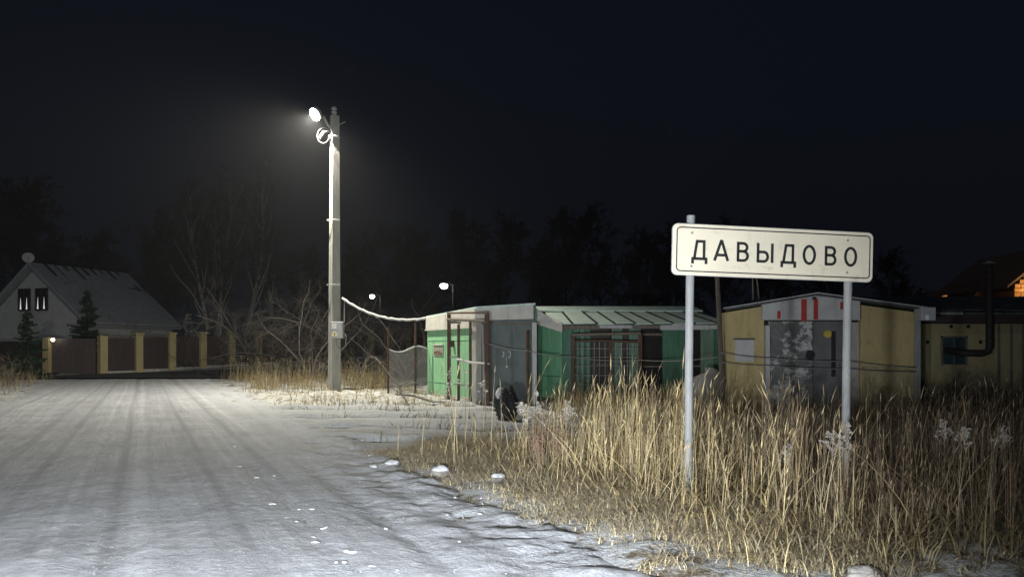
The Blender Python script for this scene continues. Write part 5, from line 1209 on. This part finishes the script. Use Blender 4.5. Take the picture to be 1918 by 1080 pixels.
# ------------------------------------------------------------------ dried weeds standing singly
def weed(px, topy, Y, label, seed, m='fluff', bx=0.0, nhead=14, spread=0.12, headr=0.022):
    rr = random.Random(seed); x = (px-959)*Y/F; z0 = gz(x,Y); zt = CAMZ+(648-topy)*Y/F; bx_ = x+bx
    t = thing('dried_weed', label, 'weed', (bx_,Y,z0), 'dried weeds in the grass')
    m_ = MB(); mid = Vector(((x+bx_)/2+0.01,Y,(z0+zt)/2)); top = Vector((x,Y,zt)); m_.tube([(bx_,Y,z0-0.02), mid, top], [0.006,0.005,0.003], 5); st_ = m_.build('stem', M['stem'], t)
    hd = MB()
    for i in range(nhead):
        f = rr.random(); p = top - Vector((0,0,(zt-z0)*0.34*f)); a = rr.uniform(0,6.28); rl_ = spread*rr.uniform(0.2,1)*(0.3+f); q = p + Vector((math.cos(a)*rl_, math.sin(a)*rl_*0.6, rl_*0.45))
        hd.tube([p-Vector((0,0,0.04)), q], [0.003,0.002], 3)
        for k in range(2):
            e_ = (q-p).normalized(); c_ = q+Vector((rr.gauss(0,0.010),rr.gauss(0,0.010),rr.gauss(0,0.008))); hd.ball(c_, (headr*rr.uniform(0.5,0.9),headr*rr.uniform(0.4,0.8),headr*rr.uniform(0.3,0.5)), 6, 4, jit=0.45, seed=rr.randint(0,999))
            hd.tube([c_, c_ + e_*headr*rr.uniform(0.5,1.2)+Vector((0,0,rr.uniform(-0.02,0.01)))], [headr*0.35,headr*0.05], 4)
    stuff(hd.build('seed_head', M[m], t))
WL = [(1560,808,6.7,'fluffy white-headed weed against the right sign post',0.04,26,0.13),(1588,795,6.55,'fluffy weed top leaning across the right sign post',-0.05,12,0.06),(1478,832,6.6,'small fluffy weed midway between the sign posts',0.0,10,0.06),
 (1770,788,7.4,'fluffy weed right of the sign in dark grass',0.05,16,0.08),(1806,798,7.2,'bushy pale weed farther right of the sign',0.02,22,0.08),(1880,800,7.4,'pale weed near the right photo edge',-0.06,18,0.1),
 (1062,752,8.6,'pale bushy weed in front of the rusty gate frame left upright',0.0,26,0.12),(980,752,8.4,'white-tipped weed right of the old tyre',-0.02,14,0.08),(1005,735,9.0,'tall white-tipped weed below the whitish timber post',0.0,12,0.05),
 (842,690,10.2,'slender weed with white heads before the bright green wall',0.05,10,0.09),(868,672,10.0,'arching slender weed before the concrete corner post',0.03,9,0.10),(908,700,10.4,'thin weed with white knobs left of the old tyre',0.0,8,0.10)]
for i, (px, ty_, Y, lab, bx, nh, spd) in enumerate(WL): weed(px, ty_, Y, lab, 100+i, 'fluff', bx, nh, spd)
RW = [(1000,775,8.3,'reddish seed weed at the left of the red-brown clump'),(1022,768,8.2,'tallest reddish seed weed of the red-brown clump'),(1045,782,8.1,'reddish seed weed at the right of the red-brown clump'),(1015,800,7.7,'short reddish seed weed in front of the red-brown clump')]
for i, (px, ty_, Y, lab) in enumerate(RW): 
    rr = random.Random(i); x = (px-959)*Y/F; z0 = gz(x,Y); zt = CAMZ+(648-ty_)*Y/F
    t = thing('dock_weed', lab, 'weed', (x,Y,z0), 'red-brown weeds')
    sm = MB(); hd = MB()
    for s in range(7):
        a = rr.uniform(0,6.28); tp = Vector((x+0.13*math.cos(a)*rr.random(), Y+0.1*math.sin(a), z0+(zt-z0)*rr.uniform(0.7,1))); b_ = Vector((x+0.02*math.cos(a),Y,z0)); sm.tube([b_,tp],[0.005,0.003],4)
        for k in range(26):
            f = rr.uniform(0.35,1); p = b_.lerp(tp,f); hd.ball(p+Vector((rr.gauss(0,0.014),rr.gauss(0,0.014),0)), (rr.uniform(0.004,0.009),rr.uniform(0.004,0.009),rr.uniform(0.006,0.012)), 5, 4, jit=0.4, seed=k)
    sm.build('stem', M['stem'], t); stuff(hd.build('seed_head', M['redweed'], t))

# ------------------------------------------------------------------ misty night air
hz = MB(); hz.box(-140, 140, -30, 130, -1.5, 22)
hm = bpy.data.materials.new('misty_air'); hm.use_nodes = True
N = hm.node_tree.nodes; N.remove(N['Principled BSDF']); pv = N.new('ShaderNodeVolumePrincipled'); pv.inputs['Density'].default_value = 0.0006; pv.inputs['Color'].default_value = (0.9,0.92,0.95,1); pv.inputs['Anisotropy'].default_value = 0.65
hm.node_tree.links.new(pv.outputs[0], N['Material Output'].inputs['Volume'])
hm.cycles.volume_sampling = 'EQUIANGULAR'; hm.cycles.homogeneous_volume = True
stuff(hz.build('haze', hm), 'thin misty night air over the whole place', 'haze')
